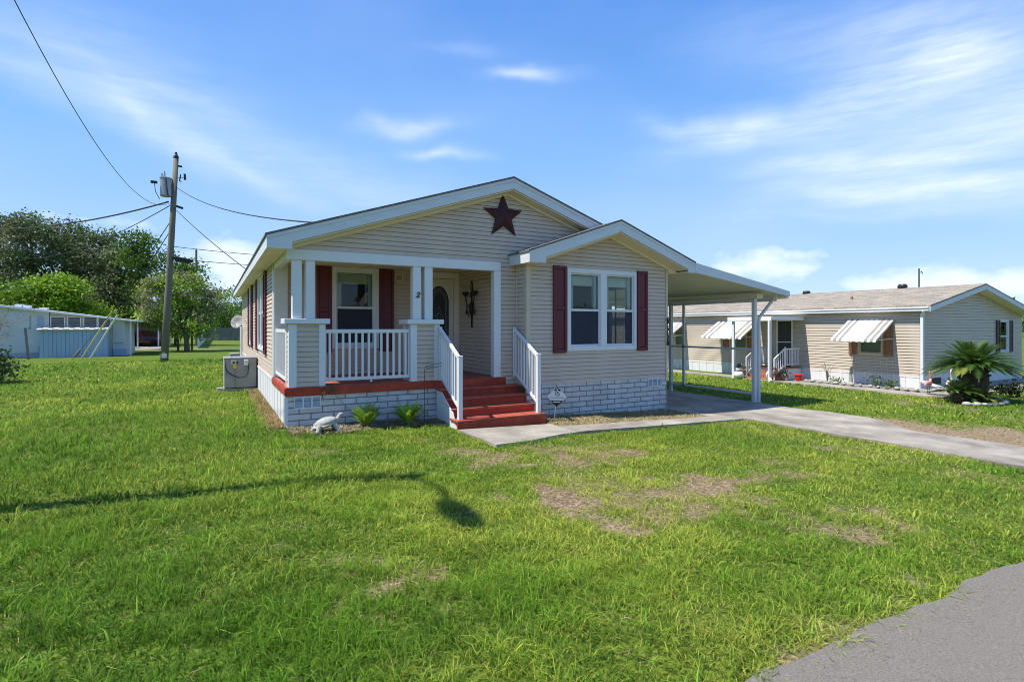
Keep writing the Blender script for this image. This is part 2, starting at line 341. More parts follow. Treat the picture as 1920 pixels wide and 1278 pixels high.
# ------------------------------------------------------------------ the setting: ground, street, drive, walk
PATCH = []   # dry / bare patches (u, v, ru, rv, strength)
def zpix(x, y):                                    # pixel of a ground feature -> its real place on the lawn
    z = 0.
    for _ in range(8):
        t = (z - CAMZ) / ((613 - y) / 1011); a = (x - 960) / 1011
        u = CAMU + t * (a * .8748 + .4846); v = CAMV + t * (-a * .4846 + .8748); z = g1(u)
    return u, v
for (x, y, rx, s) in [(1340, 905, 95, 1.0), (1400, 890, 40, .9), (1060, 938, 85, .95), (1130, 950, 60, .8), (1200, 985, 70, .75), (1285, 1003, 40, .75), (1555, 985, 70, .62), (1660, 968, 50, .6), (1405, 1025, 30, .5), (1500, 1000, 40, .4),
                      (740, 1105, 45, .85), (715, 1050, 35, .5), (850, 1080, 32, .7), (640, 1045, 40, .55), (1195, 845, 65, .6), (1060, 850, 60, .5), (930, 848, 70, .55), (840, 845, 40, .6), (570, 842, 30, .5), (870, 1150, 30, .45), (1035, 1120, 40, .35),
                      (1550, 838, 25, .6), (1545, 830, 30, .4), (1440, 860, 40, .3), (30, 1162, 30, .4), (210, 1155, 20, .35), (1000, 1210, 25, .3), (1620, 1180, 110, .5), (1560, 1225, 70, .55), (1750, 1105, 40, .35), (1640, 1140, 60, .3),
                      (770, 830, 40, .35), (790, 980, 30, .25), (430, 1150, 25, .3), (1180, 1130, 30, .3), (1000, 1180, 30, .3), (1740, 808, 60, 1.0), (1830, 812, 70, 1.0), (1690, 802, 50, .8), (880, 960, 40, .35), (1330, 960, 60, .6), (1120, 905, 60, .4), (1210, 925, 150, .52), (1350, 925, 110, .6), (1260, 965, 120, .48), (1560, 975, 120, .42), (1050, 850, 160, .40), (730, 1090, 110, .42), (1450, 880, 60, .45)]:
    u, v = zpix(x, y); d = math.hypot(u - CAMU, v - CAMV); PATCH.append((u, v, rx / 1011 * d * 1.15, rx / 1011 * d * .80, s))
def dry(u, v):
    u = np.asarray(u, float); v = np.asarray(v, float)
    wu = u + (fbm(u * 1.7, v * 1.7, 3) - .5) * 1.3; wv = v + (fbm(u * 1.7, v * 1.7, 8) - .5) * 1.3
    d = np.zeros_like(u)
    for (a, b, ra, rb, s) in PATCH: d = np.maximum(d, s * np.exp(-(((wu - a) / ra) ** 2 + ((wv - b) / rb) ** 2)))
    d = np.clip((d * 1.25 + (fbm(u * 4.3, v * 4.3, 71) - .5) * 1.1 * np.clip(d * 4, 0, 1) - .18) * 1.35, 0, 1)
    gen = np.clip((fbm(u * .55, v * .55, 21) - .47) * 3.2, 0, 1) * np.clip((fbm(u * 2.6, v * 2.6, 31) - .42) * 3, 0, 1)
    side = np.clip((u - 0.2) / 2.5, 0, 1) * np.clip((1.5 - v) / 2, 0, 1)
    d = np.maximum(d, gen * (.18 + .50 * side))
    # strip at the foot of the side wall, worn verge along the drive
    strip = np.exp(-((u + .10) / .11) ** 2) * ((v > -.1) & (v < 15)) * (.55 + .6 * vnoise(u * 3, v * 1.3, 5)); d = np.maximum(d, np.clip(strip * 1.2, 0, 1))
    ver = np.exp(-((u - 11.55 - .6 * (fbm(v * .9, u * 0 + 3, 4) - .5)) / .75) ** 2) * np.clip((-2.4 - v) / 1.2, 0, 1); d = np.maximum(d, np.clip(ver * 1.25, 0, 1))
    return np.clip(d, 0, 1)
def axis_grid(lo, hi, step, far):
    a = list(np.arange(lo, hi + 1e-6, step)); s = step; x = hi; b = []
    while x < far: s *= 1.5; x += s; b.append(x)
    s = step; x = lo; c = []
    while x > -far: s *= 1.5; x -= s; c.append(x)
    return np.array(c[::-1] + a + b)
gu = axis_grid(-9, 22, .16, 2600); gv = axis_grid(-9.6, 9, .16, 2600)
UU, VV = np.meshgrid(gu, gv); ZZ = G(UU) + (fbm(UU * .8, VV * .8, 2) - .5) * .05 * (np.abs(VV) < 40)
DD = dry(UU, VV)
nu, nv = len(gu), len(gv); I = np.arange(nu * nv).reshape(nv, nu)
F_ = np.stack([I[:-1, :-1], I[:-1, 1:], I[1:, 1:], I[1:, :-1]], -1).reshape(-1, 4)
mg = bpy.data.materials.new('lawn soil and turf'); mg.use_nodes = True; t = mg.node_tree; b = t.nodes['Principled BSDF']; b.inputs['Roughness'].default_value = .95; b.inputs['Specular IOR Level'].default_value = .1
at = t.nodes.new('ShaderNodeAttribute'); at.attribute_name = 'col'; tcn = t.nodes.new('ShaderNodeTexCoord')
def gnoise(sc, det=6):
    n = t.nodes.new('ShaderNodeTexNoise'); n.inputs['Scale'].default_value = sc; n.inputs['Detail'].default_value = det; n.inputs['Roughness'].default_value = .65; t.links.new(tcn.outputs['Object'], n.inputs['Vector']); return n
def ramp(src, els):
    r = t.nodes.new('ShaderNodeValToRGB'); cr = r.color_ramp
    while len(cr.elements) < len(els): cr.elements.new(.5)
    for e, (p, c) in zip(cr.elements, els): e.position = p; e.color = (*c, 1)
    t.links.new(src, r.inputs[0]); return r
na = gnoise(1.1); nb_ = gnoise(26, 4); nc = gnoise(.22)
turf = ramp(nb_.outputs['Fac'], [(.32, (.034, .058, .010)), (.52, (.105, .165, .020)), (.75, (.22, .27, .05))])
turf2 = ramp(nc.outputs['Fac'], [(.35, (.80, .95, .8)), (.65, (1.25, 1.08, 1.1))])
tm = t.nodes.new('ShaderNodeMix'); tm.data_type = 'RGBA'; tm.blend_type = 'MULTIPLY'; tm.inputs[0].default_value = 1; t.links.new(turf.outputs[0], tm.inputs[6]); t.links.new(turf2.outputs[0], tm.inputs[7])
soil = ramp(nb_.outputs['Fac'], [(.32, (.075, .058, .042)), (.5, (.25, .185, .115)), (.70, (.44, .35, .22))])
sep = t.nodes.new('ShaderNodeSeparateColor'); t.links.new(at.outputs['Color'], sep.inputs[0])
dm = t.nodes.new('ShaderNodeMath'); dm.operation = 'MULTIPLY_ADD'; dm.use_clamp = True; dm.inputs[1].default_value = 1.5; dm.inputs[2].default_value = -.12; t.links.new(sep.outputs[0], dm.inputs[0])
mm = t.nodes.new('ShaderNodeMix'); mm.data_type = 'RGBA'; t.links.new(dm.outputs[0], mm.inputs[0]); t.links.new(tm.outputs[2], mm.inputs[6]); t.links.new(soil.outputs[0], mm.inputs[7]); t.links.new(mm.outputs[2], b.inputs['Base Color'])
bp = t.nodes.new('ShaderNodeBump'); bp.inputs['Strength'].default_value = .8; bp.inputs['Distance'].default_value = .05; t.links.new(nb_.outputs['Fac'], bp.inputs['Height']); t.links.new(bp.outputs[0], b.inputs['Normal'])
colg = np.stack([DD.ravel()] * 3, 1)
ground = mesh_np('ground', np.stack([UU.ravel(), VV.ravel(), ZZ.ravel() - .02], 1), F_, mg, None, colg, True); tag(ground, 'mown lawn ground round the houses', 'ground', None, 'structure')

def sheet(name, poly, lift, m, label, cat, step=.5):   # a flat slab that follows the lawn's height
    import bmesh
    bm = bmesh.new(); bm.faces.new([bm.verts.new((x, y, 0)) for x, y in poly])
    us = [p[0] for p in poly]; vs = [p[1] for p in poly]
    for ax, lo, hi in ((0, min(us), max(us)), (1, min(vs), max(vs))):
        k = max(1, int((hi - lo) / step)) if hi - lo < 60 else 60
        for i in range(1, k):
            c = lo + (hi - lo) * i / k; co = (c, 0, 0) if ax == 0 else (0, c, 0); no = (1, 0, 0) if ax == 0 else (0, 1, 0)
            bmesh.ops.bisect_plane(bm, geom=bm.verts[:] + bm.edges[:] + bm.faces[:], plane_co=co, plane_no=no)
    ext = bmesh.ops.extrude_face_region(bm, geom=bm.faces[:]); low = [e for e in ext['geom'] if isinstance(e, bmesh.types.BMVert)]
    lows = set(low)
    for v in bm.verts: v.co.z = g1(v.co.x) + (lift if v not in lows else -.08)
    bmesh.ops.recalc_face_normals(bm, faces=bm.faces[:])
    me = bpy.data.meshes.new(name); bm.to_mesh(me); bm.free()
    return tag(link_mesh(name, me, m), label, cat, None, 'structure')
def street_edge(u): return -8.21 + .20 * (float(fbm(u * 1.1, 0 * u + 5, 12)) - .5) + .06 * (float(fbm(u * 5.2, .5 * u, 13)) - .5)
poly = [(u, street_edge(u)) for u in np.arange(-14, 24, .06)]
sheet('street', [(-120, -8.2)] + poly + [(140, -8.2), (140, -14.2), (-120, -14.2)], .016, M['street'], 'grey asphalt street along the front of the lots', 'street', 1.0)
# the drive: concrete, cracked and worn at its right edge
dl = [(9.05 + .12 * (float(vnoise(v * 2.1, 3., 4)) - .5), v) for v in np.arange(-8.0, -2.2, .2)]
dr = [(11.80 + .30 * (float(fbm(v * 1.6, 2., 5)) - .5) - .85 * min(1, max(0, (-3.3 - v) / 1.2)), v) for v in np.arange(-8.0, -.4, .2)]
sheet('driveway', dl + [(9.0, -2.2), (8.45, -1.35), (8.45, 6.0), (11.95, 6.0)] + dr[::-1], .022, M['concrete'], 'cracked concrete driveway running under the carport', 'driveway')
sheet('walkway', [(2.62, -1.33), (4.52, -1.33), (4.52, -1.62), (9.05, -1.60), (9.03, -2.16), (4.75, -2.20), (4.1, -2.32), (3.3, -2.62), (2.66, -2.70)], .020, M['concrete'], 'narrow concrete walk from the steps to the driveway', 'path')
sheet('back_lane', [(-60, 40.6), (30, 38.2), (30, 37.4), (-60, 39.6)], .02, M['concrete'], 'pale lane crossing the lawns behind the lot', 'path', 2)
sheet('neighbour_path', [(17.35, -2.3), (24, -2.55), (24, -1.85), (18.2, -1.55), (18.25, 14), (17.5, 14)], .02, M['concrete'], 'concrete path round the beige neighbouring house', 'path')

# ------------------------------------------------------------------ walls of lap siding
def siding(mb, axis, fix, sign, a0, a1, z0, z1, holes=(), lo=None, hi=None, e=.088, lip=.014, gd=.014):
    """axis 'u': wall in the plane v=fix running along u;  axis 'v': plane u=fix running along v.  sign = outward direction."""
    zs = {round(z0, 4), round(z1, 4)}; k = 0
    while z0 + k * e < z1:
        zs.add(round(z0 + k * e, 4))
        if z0 + (k + .86) * e < z1 - .002: zs.add(round(z0 + (k + .86) * e, 4))
        k += 1
    for h in holes:
        for z in h[2:4]:
            if z0 < z < z1: zs.add(round(z, 4))
    zs = sorted(zs)
    def P(a, z, off): return (a, fix + sign * off, z) if axis == 'u' else (fix + sign * off, a, z)
    for zb, zt in zip(zs[:-1], zs[1:]):
        if zt - zb < 1e-4: continue
        c0 = z0 + math.floor((zb - z0) / e + 1e-4) * e
        groove = (zb - c0) / e > .85; ob = -gd if groove else lip * (1 - (zb - c0) / e); ot = -gd if groove else lip * (1 - (zt - c0) / e)
        L0 = max(a0, lo(zb)) if lo else a0; L1 = max(a0, lo(zt)) if lo else a0
        H0 = min(a1, hi(zb)) if hi else a1; H1 = min(a1, hi(zt)) if hi else a1
        if H0 - L0 < .005: continue
        H1 = max(H1, L1 + .001)
        zm = (zb + zt) / 2; cuts = sorted([(h[0], h[1]) for h in holes if h[2] < zm < h[3]]); segs = []; x0, x1 = L0, L1
        for (ha, hb) in cuts: segs.append((x0, x1, ha, ha)); x0 = x1 = hb
        segs.append((x0, x1, H0, H1))
        for (p0, p1, q0, q1) in segs:
            if q0 - p0 < .002: continue
            mb.add([P(p0, zb, ob), P(q0, zb, ob), P(q1, zt, ot), P(p1, zt, ot)], [(0, 1, 2, 3)])
            if abs(zb - c0) < 1e-3: mb.add([P(p0, zb, ob), P(q0, zb, ob), P(q0, zb, -gd), P(p0, zb, -gd)], [(0, 1, 2, 3)])
            if groove: mb.add([P(p0, zb, -gd), P(q0, zb, -gd), P(q0, zb, .0025), P(p0, zb, .0025)], [(0, 1, 2, 3)])
    return mb

# ================================================================== THE HOUSE
house = thing('mobile_home', 'tan sided single storey home with red porch steps and maroon shutters', 'house', (4.3, 4, 0))
HW = 8.6; EX = .332; RZ = 4.80; SL = .333
def rz(u): return RZ - SL * abs(u - 4.3)
AV = 2.25; AU = 4.2; BV = -.43; BL, BR = 4.53, 8.42; BC = 6.68; BRZ = 4.054; BSL = .348
def brz(u): return BRZ - BSL * abs(u - BC)
# porch window / door holes in the alcove back wall, side windows, bay window
H_pw = (1.26, 2.09, 1.34, 2.96); H_door = (3.30, 4.14, .72, 2.98)
H_s1 = (4.42, 6.33, 1.22, 3.0); H_s2 = (9.32, 10.30, 1.22, 3.0)
H_bl = (5.62, 6.42, 1.31, 2.90); H_br = (6.60, 7.40, 1.31, 2.90)
w = MB(); lo = lambda z: 4.3 - (RZ - .26 - z) / SL; hi = lambda z: 4.3 + (RZ - .26 - z) / SL
siding(w, 'u', 0, -1, 0, 8.6, 3.085, 4.55, lo=lo, hi=hi)
siding(w, 'u', 0, -1, 4.15, 4.53, .53, 3.085)
siding(w, 'u', 0, -1, 8.42, 8.6, .53, 3.085); w.build('front_wall', M['siding'], house)
w = MB(); siding(w, 'v', 0, -1, 2.33, 15.95, .66, 3.13, (H_s1, H_s2)); w.build('side_wall', M['siding'], house)
w = MB(); siding(w, 'v', 8.6, 1, 0, 15.95, .53, 3.13, ((.7, 2.2, 1.25, 2.75),)); siding(w, 'u', 15.95, 1, 0, 8.6, .53, 4.55, lo=lo, hi=hi); w.build('rear_wall', M['siding'], house)
w = MB(); siding(w, 'u', AV, -1, 0.26, AU, .69, 3.07, (H_pw, H_door)); w.build('porch_back_wall', M['siding'], house)
w = MB(); siding(w, 'v', AU, -1, .14, AV, .69, 3.07); w.build('porch_side_wall', M['siding'], house)
blo = lambda z: BC - (BRZ - .245 - z) / BSL; bhi = lambda z: BC + (BRZ - .245 - z) / BSL
w = MB(); siding(w, 'u', BV, -1, BL, BR, .53, 3.82, (H_bl, H_br), lo=blo, hi=bhi); siding(w, 'v', BL, -1, BV, 0, .53, 3.2); siding(w, 'v', BR, 1, BV, 0, .53, 3.3); w.build('bay_wall', M['siding'], house)
# trim posts at the corners
for q_, m_ in (((BL - .012, BL + .09, BV - .02, BV + .08, .53, 3.05), 'siding_trim'), ((4.512, 4.545, -.05, -.012, .53, 3.05), 'siding_trim'), ((BR - .02, BR + .035, BV - .03, BV + .06, .53, 3.22), 'siding_trim'), ((-.02, .06, 2.26, 2.345, .62, 3.1), 'white'), ((-.02, .05, 15.88, 15.965, .55, 3.1), 'white')):
    MB().box(*q_).build('corner_trim', M[m_], house, bevel=.006)
MB().box(.0, .27, 2.18, 2.262, .69, 3.06).build('wall_pilaster', M['dirt_white'], house, bevel=.006)
# roof: two slopes with a shingle edge, soffits and fascia boards
def slab(mb, u0, u1, f, v0, v1, th, top=0):
    mb.prism([(u0, f(u0) + top), (u1, f(u1) + top), (u1, f(u1) + top - th), (u0, f(u0) + top - th)], 'y', v0, v1)
w = MB(); slab(w, -.355, 4.3, rz, -.325, 16.35, .035, .02); slab(w, 4.3, 8.955, rz, -.325, 16.35, .035, .02); w.build('roof', M['shingle'], house)
w = MB()
w.prism([(-EX, rz(-EX) - .016), (4.3, RZ - .016), (4.3, RZ - .232), (.06, rz(.06) - .232), (.06, 3.035), (-EX, 3.035)], 'y', -.30, -.27)
w.prism([(8.6 + EX, rz(-EX) - .016), (4.3, RZ - .017), (4.3, RZ - .233), (8.54, rz(.06) - .232), (8.54, 3.035), (8.6 + EX, 3.035)], 'y', -.301, -.271)
w.box(-EX, -EX + .025, -.268, 16.3, 3.035, rz(-EX) - .018); w.box(8.6 + EX - .025, 8.6 + EX, -.268, 16.3, 3.035, rz(-EX) - .018)
w.build('fascia', M['fascia'], house)
w = MB(); w.prism([(-EX, rz(-EX) - .017), (4.3, RZ - .017), (4.3, RZ - .075), (-EX, rz(-EX) - .075)], 'y', -.312, -.302); w.prism([(8.6 + EX, rz(-EX) - .017), (4.3, RZ - .017), (4.3, RZ - .075), (8.6 + EX, rz(-EX) - .075)], 'y', -.313, -.303)
w.build('drip_edge', M['fascia'], house)
w = MB(); w.box(-EX + .027, .0, -.266, 16.3, 3.05, 3.07); w.box(8.6, 8.6 + EX - .027, -.266, 16.3, 3.05, 3.07)
w.prism([(.02, rz(.02) - .236), (4.3, RZ - .236), (4.3, RZ - .256), (.02, rz(.02) - .256)], 'y', -.268, .0); w.prism([(8.58, rz(.02) - .236), (4.3, RZ - .236), (4.3, RZ - .256), (8.58, rz(.02) - .256)], 'y', -.268, .0)
w.prism([(.02, rz(.02) - .258), (4.3, RZ - .258), (4.3, RZ - .318), (.02, rz(.02) - .318)], 'y', -.035, -.014); w.prism([(8.58, rz(.02) - .258), (4.3, RZ - .258), (4.3, RZ - .318), (8.58, rz(.02) - .318)], 'y', -.036, -.015)
w.build('soffit', M['soffit'], house)
# bay gable
EL, ER, EV = 4.354, 8.94, -.85
w = MB(); slab(w, EL - .02, BC, brz, EV - .02, .02, .035, .02); slab(w, BC, ER + .02, brz, EV - .02, .02, .035, .02); slab(w, 6.0, BC, brz, .02, 1.2, .035, .02); slab(w, BC, 8.2, brz, .02, 1.2, .035, .02); w.build('bay_roof', M['shingle'], house)
w = MB()
w.prism([(EL, brz(EL) - .016), (BC, BRZ - .016), (BC, BRZ - .245), (4.74, brz(4.74) - .245), (4.74, 3.015), (EL, 3.015)], 'y', EV, EV + .03)
w.prism([(ER, brz(ER) - .016), (BC, BRZ - .017), (BC, BRZ - .246), (8.72, brz(8.72) - .246), (8.72, 3.015), (ER, 3.015)], 'y', EV - .001, EV + .029)
w.box(EL, EL + .025, EV + .032, -.02, 3.015, brz(EL) - .018); w.box(ER - .025, ER, EV + .032, -.02, 3.015, brz(ER) - .018)
w.prism([(EL, brz(EL) - .017), (BC, BRZ - .017), (BC, BRZ - .07), (EL, brz(EL) - .07)], 'y', EV - .012, EV - .002); w.prism([(ER, brz(ER) - .017), (BC, BRZ - .017), (BC, BRZ - .07), (ER, brz(ER) - .07)], 'y', EV - .013, EV - .003)
w.build('bay_fascia', M['fascia'], house)
w = MB()
w.prism([(4.74, brz(4.74) - .250), (BC, BRZ - .250), (BC, BRZ - .27), (4.74, brz(4.74) - .27)], 'y', EV + .032, BV); w.prism([(8.72, brz(8.72) - .250), (BC, BRZ - .250), (BC, BRZ - .27), (8.72, brz(8.72) - .27)], 'y', EV + .032, BV)
w.box(EL + .027, 4.53, EV + .033, -.02, 3.03, 3.05); w.box(4.53, 4.74, EV + .033, BV - .015, 3.03, 3.05)
w.prism([(4.74, brz(4.74) - .272), (BC, BRZ - .272), (BC, BRZ - .33), (4.74, brz(4.74) - .33)], 'y', BV - .035, BV - .013); w.prism([(8.46, brz(8.46) - .272), (BC, BRZ - .272), (BC, BRZ - .33), (8.46, brz(8.46) - .33)], 'y', BV - .036, BV - .014)
w.box(8.72, ER - .027, EV + .033, 0, 3.03, 3.05); w.box(8.46, 8.719, BV - .04, 0, 3.03, 3.05); w.prism([(8.46, 3.052), (8.719, 3.052), (8.719, brz(8.719) - .272), (8.46, brz(8.46) - .272)], 'y', BV - .04, BV - .012); w.build('bay_soffit', M['soffit'], house)
# porch: ceiling, header, jamb
w = MB(); w.box(.13, AU - .012, .13, AV, 3.06, 3.08); w.build('porch_ceiling', M['soffit'], house)
w = MB(); w.box(0, 4.15, -.025, .12, 2.895, 3.082); w.box(0, .12, .122, 2.3, 2.93, 3.05); w.box(3.99, 4.15, -.026, .13, .69, 2.893); w.build('porch_header', M['white'], house, bevel=.006)
# skirting
w = MB(); w.box(.025, 2.74, .0, .05, -.12, .533); w.build('porch_skirting', M['brick'], house)
w = MB(); w.box(BL, BR + .01, BV - .005, BV + .05, -.40, .53); w.box(BR - .04, BR + .01, BV + .05, .6, -.4, .53); w.build('bay_skirting', M['brick'], house)
w = MB()
for i in range(60):
    a = .0 + i * .266
    if a > 15.8: break
    top = .55 if a < 2.25 else .62
    w.box(-.012 - .006 * (i % 2), .02, a, a + .264, -.1, top)
w.box(-.03, .0, 2.36, 15.95, .622, .655); w.box(-.035, .03, -.012, .022, -.1, .532); w.build('side_skirting', M['skirt_white'], house)
def vent(u0, u1, z0, z1, v, n=3):
    fr = MB(); t = .022; fr.box(u0, u1, v - .02, v - .002, z0, z0 + t); fr.box(u0, u1, v - .02, v - .002, z1 - t, z1)
    for i in range(n + 1):
        c = u0 + (u1 - u0) * i / n; fr.box(max(u0, c - t / 2), min(u1, c + t / 2), v - .019, v - .003, z0 + t, z1 - t)
    f = fr.build('skirting_vent', M['white'], house); sl_ = MB()
    for i in range(9):
        z = z0 + t + (z1 - z0 - 2 * t) * (i + .5) / 9; sl_.bar((u0 + t, v - .006, z), (u1 - t, v - .006, z), .016, .004, (0, .6, 1))
    sl_.build('louvre', M['blue_tub'], f)
vent(.125, .56, .31, .525, 0); vent(7.83, 8.27, .32, .53, BV - .005)
# deck
w = MB(); 
for i in range(16): w.box(.0, 4.14, .0 + i * .1395, .0 + i * .1395 + .135, .655, .69)
w.box(-.02, 4.2, .0, 2.2, .58, .653); w.build('porch_deck', M['red_worn'], house)
w = MB(); w.box(-.02, 4.26, -.035, -.002, .533, .683); w.box(-.035, -.022, -.035, 2.3, .56, .683); w.build('deck_rim', M['red'], house, bevel=.004)
# piers with caps and twin posts
def pier(u0, u1, left):
    p = MB(); siding(p, 'u', .01, -1, u0 + .13, u1 - .11, .69, 1.785); siding(p, 'v', u0 + .02, -1, .03, .42, .69, 1.785); siding(p, 'v', u1 - .02, 1, .03, .42, .69, 1.785); siding(p, 'u', .42, 1, u0 + .03, u1 - .03, .69, 1.785)
    pr = p.build('pier', M['siding'], house)
    c = MB(); c.box(u0, u0 + .13, -.012, .1, .685, 1.785); c.box(u1 - .11, u1, -.012, .1, .685, 1.785); c.box(u0, u0 + .1, .34, .45, .69, 1.785); c.box(u1 - .1, u1, .34, .45, .69, 1.785); c.build('pier_trim', M['white'], pr, bevel=.005)
    MB().box(u0 - .075, u1 + .07, -.06, .50, 1.787, 1.878).build('pier_cap', M['white'], pr, bevel=.006)
pier(.035, .645, 1); pier(2.205, 2.80, 0)
for a in (.095, .312, 2.255, 2.49): MB().box(a, a + (.155 if a < 1 else .165), -.005, .155, 1.878, 2.895).build('porch_post', M['white'], house, bevel=.006)
# front railing and side railing
rl = MB(); rl.box(.645, 2.205, .05, .10, 1.62, 1.69); rl.box(.645, 2.205, .05, .10, .76, .82); rl.box(.646, .67, .055, .095, .819, 1.621); rl.box(2.18, 2.204, .055, .095, .819, 1.621); rl = rl.build('porch_railing', M['white'], house, bevel=.006)
for i in range(13): 
    c = .73 + i * .1165; MB().box(c - .019, c + .019, .056, .094, .82, 1.62).build('baluster', M['white'], rl)
MB().ball((1.46, .03, .735), .025, 8, 6).build('rail_foot', M['white'], rl)
rl = MB(); rl.box(.03, .08, .46, 2.2, 1.62, 1.69); rl.box(.03, .08, .46, 2.2, .76, .82); rl.box(.03, .08, .455, .50, .82, 1.62); rl.box(.03, .08, 2.16, 2.2, .82, 1.62); rl = rl.build('porch_railing', M['white'], house, bevel=.006)
for i in range(15):
    c = .55 + i * .115; MB().box(.036, .074, c - .019, c + .019, .82, 1.62).build('baluster', M['white'], rl)
# steps
T = [(.535, -.20), (.38, -.50), (.22, -.80), (.065, -1.14)]; UL, UR = 2.74, 4.50
st_ = MB(); prev = -.036
for i, (z, v) in enumerate(T):
    zlow = T[i + 1][0] if i < 3 else -.16
    st_.box(UL + .03, UR - .03, v + .03, v + .05, zlow - .02, z - .04)
    for u in (UL, UR - .035): st_.box(u, u + .035, v + .02, prev, zlow - .06, z - .042)
    prev = v + .02
stp = st_.build('porch_steps', M['red'], house, bevel=.004); prev = -.037
for i, (z, v) in enumerate(T):
    ex = .05 if i == 3 else .02
    MB().box(UL - ex, UR + ex, v, (v + prev) / 2 - .004, z - .04, z).box(UL - ex, UR + ex, (v + prev) / 2 + .004, prev + .03, z - .04, z).build('tread', M['tread'], stp, bevel=.006); prev = v
MB().box(UL - .05, UR + .05, -1.145, -1.12, -.16, .022).build('riser_board', M['red'], stp, bevel=.004)
w = MB(); w.prism([(-.05, -.15), (-1.05, -.15), (-.85, .16), (-.3, .48), (-.05, .5)], 'x', UL - .025, UL - .002); w.build('step_cheek', M['skirt_white'], house)
for u, n in ((2.79, 8), (4.45, 8)):
    r_ = MB(); A = Vector((u, -.05, 1.70)); B = Vector((u, -1.0, 1.16)); C = Vector((u, -.05, .80)); D = Vector((u, -1.0, .26))
    r_.bar(A, B, .055, .06); r_.bar(C, D, .045, .05); r_.box(u - .04, u + .04, -1.06, -.985, .06, 1.19); r_.box(u - .045, u + .045, -1.065, -.98, 1.19, 1.215)
    r_.box(u - .03, u + .03, -.085, -.04, .69, 1.735); rr = r_.build('step_railing', M['white'], house, bevel=.005)
    for i in range(n):
        t_ = (i + .7) / (n + .4); p = A.lerp(B, t_); q = C.lerp(D, t_); MB().box(u - .016, u + .016, p.y - .016, p.y + .016, q.z, p.z).build('baluster', M['white'], rr)

# windows ----------------------------------------------------------
def window(parent, axis, fix, sgn, holes, outer, rail_z, m_trim, room_depth=1.2, glass='glass', screen=True, blind=None, side_open=False, shade=None):
    """outer trim (a0,a1,z0,z1) round one or two sashes; every sash gets its pane(s) and the room behind is a real recess."""
    def bx(mb, a0, a1, d0, d1, z0, z1):
        y0, y1 = fix + sgn * d0, fix + sgn * d1
        return mb.box(a0, a1, y0, y1, z0, z1) if axis == 'u' else mb.box(y0, y1, a0, a1, z0, z1)
    f = MB(); a0, a1, z0, z1 = outer; first = min(h[0] for h in holes); last = max(h[1] for h in holes); hz0, hz1 = holes[0][2], holes[0][3]
    bx(f, a0, first, -.06, .035, z0, z1); bx(f, last, a1, -.06, .034, z0, z1); bx(f, first, last, -.06, .033, z0, hz0); bx(f, first, last, -.06, .033, hz1, z1)
    if len(holes) == 2: bx(f, holes[0][1], holes[1][0], -.06, .034, hz0, hz1)
    fo = f.build('window_frame', m_trim, parent, bevel=.005)
    for h in holes:
        s = MB(); t = .03
        for (p, q) in ((h[0], h[0] + t), (h[1] - t, h[1])): bx(s, p, q, -.05, -.005, h[2], h[3])
        bx(s, h[0] + t, h[1] - t, -.05, -.006, h[2], h[2] + .045); bx(s, h[0] + t, h[1] - t, -.05, -.006, h[3] - t, h[3]); bx(s, h[0] + t, h[1] - t, -.05, .004, rail_z - .025, rail_z + .025)
        s.build('sash', m_trim, fo)
        p = MB(); bx(p, h[0] + t, h[1] - t, -.034, -.030, rail_z + .025, h[3] - t); p.build('pane', M[glass], fo)
        p = MB(); bx(p, h[0] + t, h[1] - t, -.042, -.038, h[2] + .045, rail_z - .025); p.build('pane', M[glass], fo)
        if screen:
            p = MB(); bx(p, h[0] + t, h[1] - t, -.016, -.014, h[2] + .045, rail_z - .025); p.build('screen', M['screen'], fo)
        if blind:
            k = MB(); bx(k, h[0] + .10, h[1] - .08, -.20, -.14, h[3] - .26, h[3] - .03); bx(k, h[0] + .10, h[1] - .08, -.22, -.20, h[3] - .12, h[3] - .02); k.build('blind', M['blind'], fo, bevel=.004)
            k = MB(); bx(k, h[0] + .03, h[0] + .13, -.16, -.08, h[2], h[3]); bx(k, h[1] - .11, h[1] - .03, -.16, -.08, h[2], h[3]); bx(k, h[0] + .0, h[1] - .0, -.16, -.08, h[2] - .02, h[2] + .03); k.build('inner_casing', M['inner'], fo)
    r = MB(); d = -room_depth; m = .5
    y0, y1 = -.07, d
    bx(r, first - m, last + m, d, d - .02, z0 - m, z1 + .3); bx(r, first - m - .02, first - m, y0, d, z0 - m, z1 + .3); 
    if side_open:
        bx(r, last + m, last + m + .02, y0, -.70, z0 - m, z1 + .3); bx(r, last + m, last + m + .02, -1.75, d, z0 - m, z1 + .3); bx(r, last + m, last + m + .02, -.70, -1.75, z0 - m, z0 + .05); bx(r, last + m, last + m + .02, -.70, -1.75, 2.75, z1 + .3)
        bx(r, last + m - .02, last + m, -1.2, -1.24, z0 + .05, 2.75)
    else: bx(r, last + m, last + m + .02, y0, d, z0 - m, z1 + .3)
    if shade:
        for h in holes: k = MB(); bx(k, h[0] + .01, h[1] - .01, -.075, -.085, h[2], h[3]); k.build('drawn_blind', M[shade], fo)
    bx(r, first - m, last + m, y0, d, z0 - m - .02, z0 - m); bx(r, first - m, last + m, y0, d, z1 + .3, z1 + .32)
    r.build('room_interior', M['dark'], fo)
    return fo
M['shade'] = mat('drawn grey blind', (.42, .45, .41), .8, .05, 3); M['inner'] = mat('inner casing', (.62, .70, .69), .7, .05, 3)
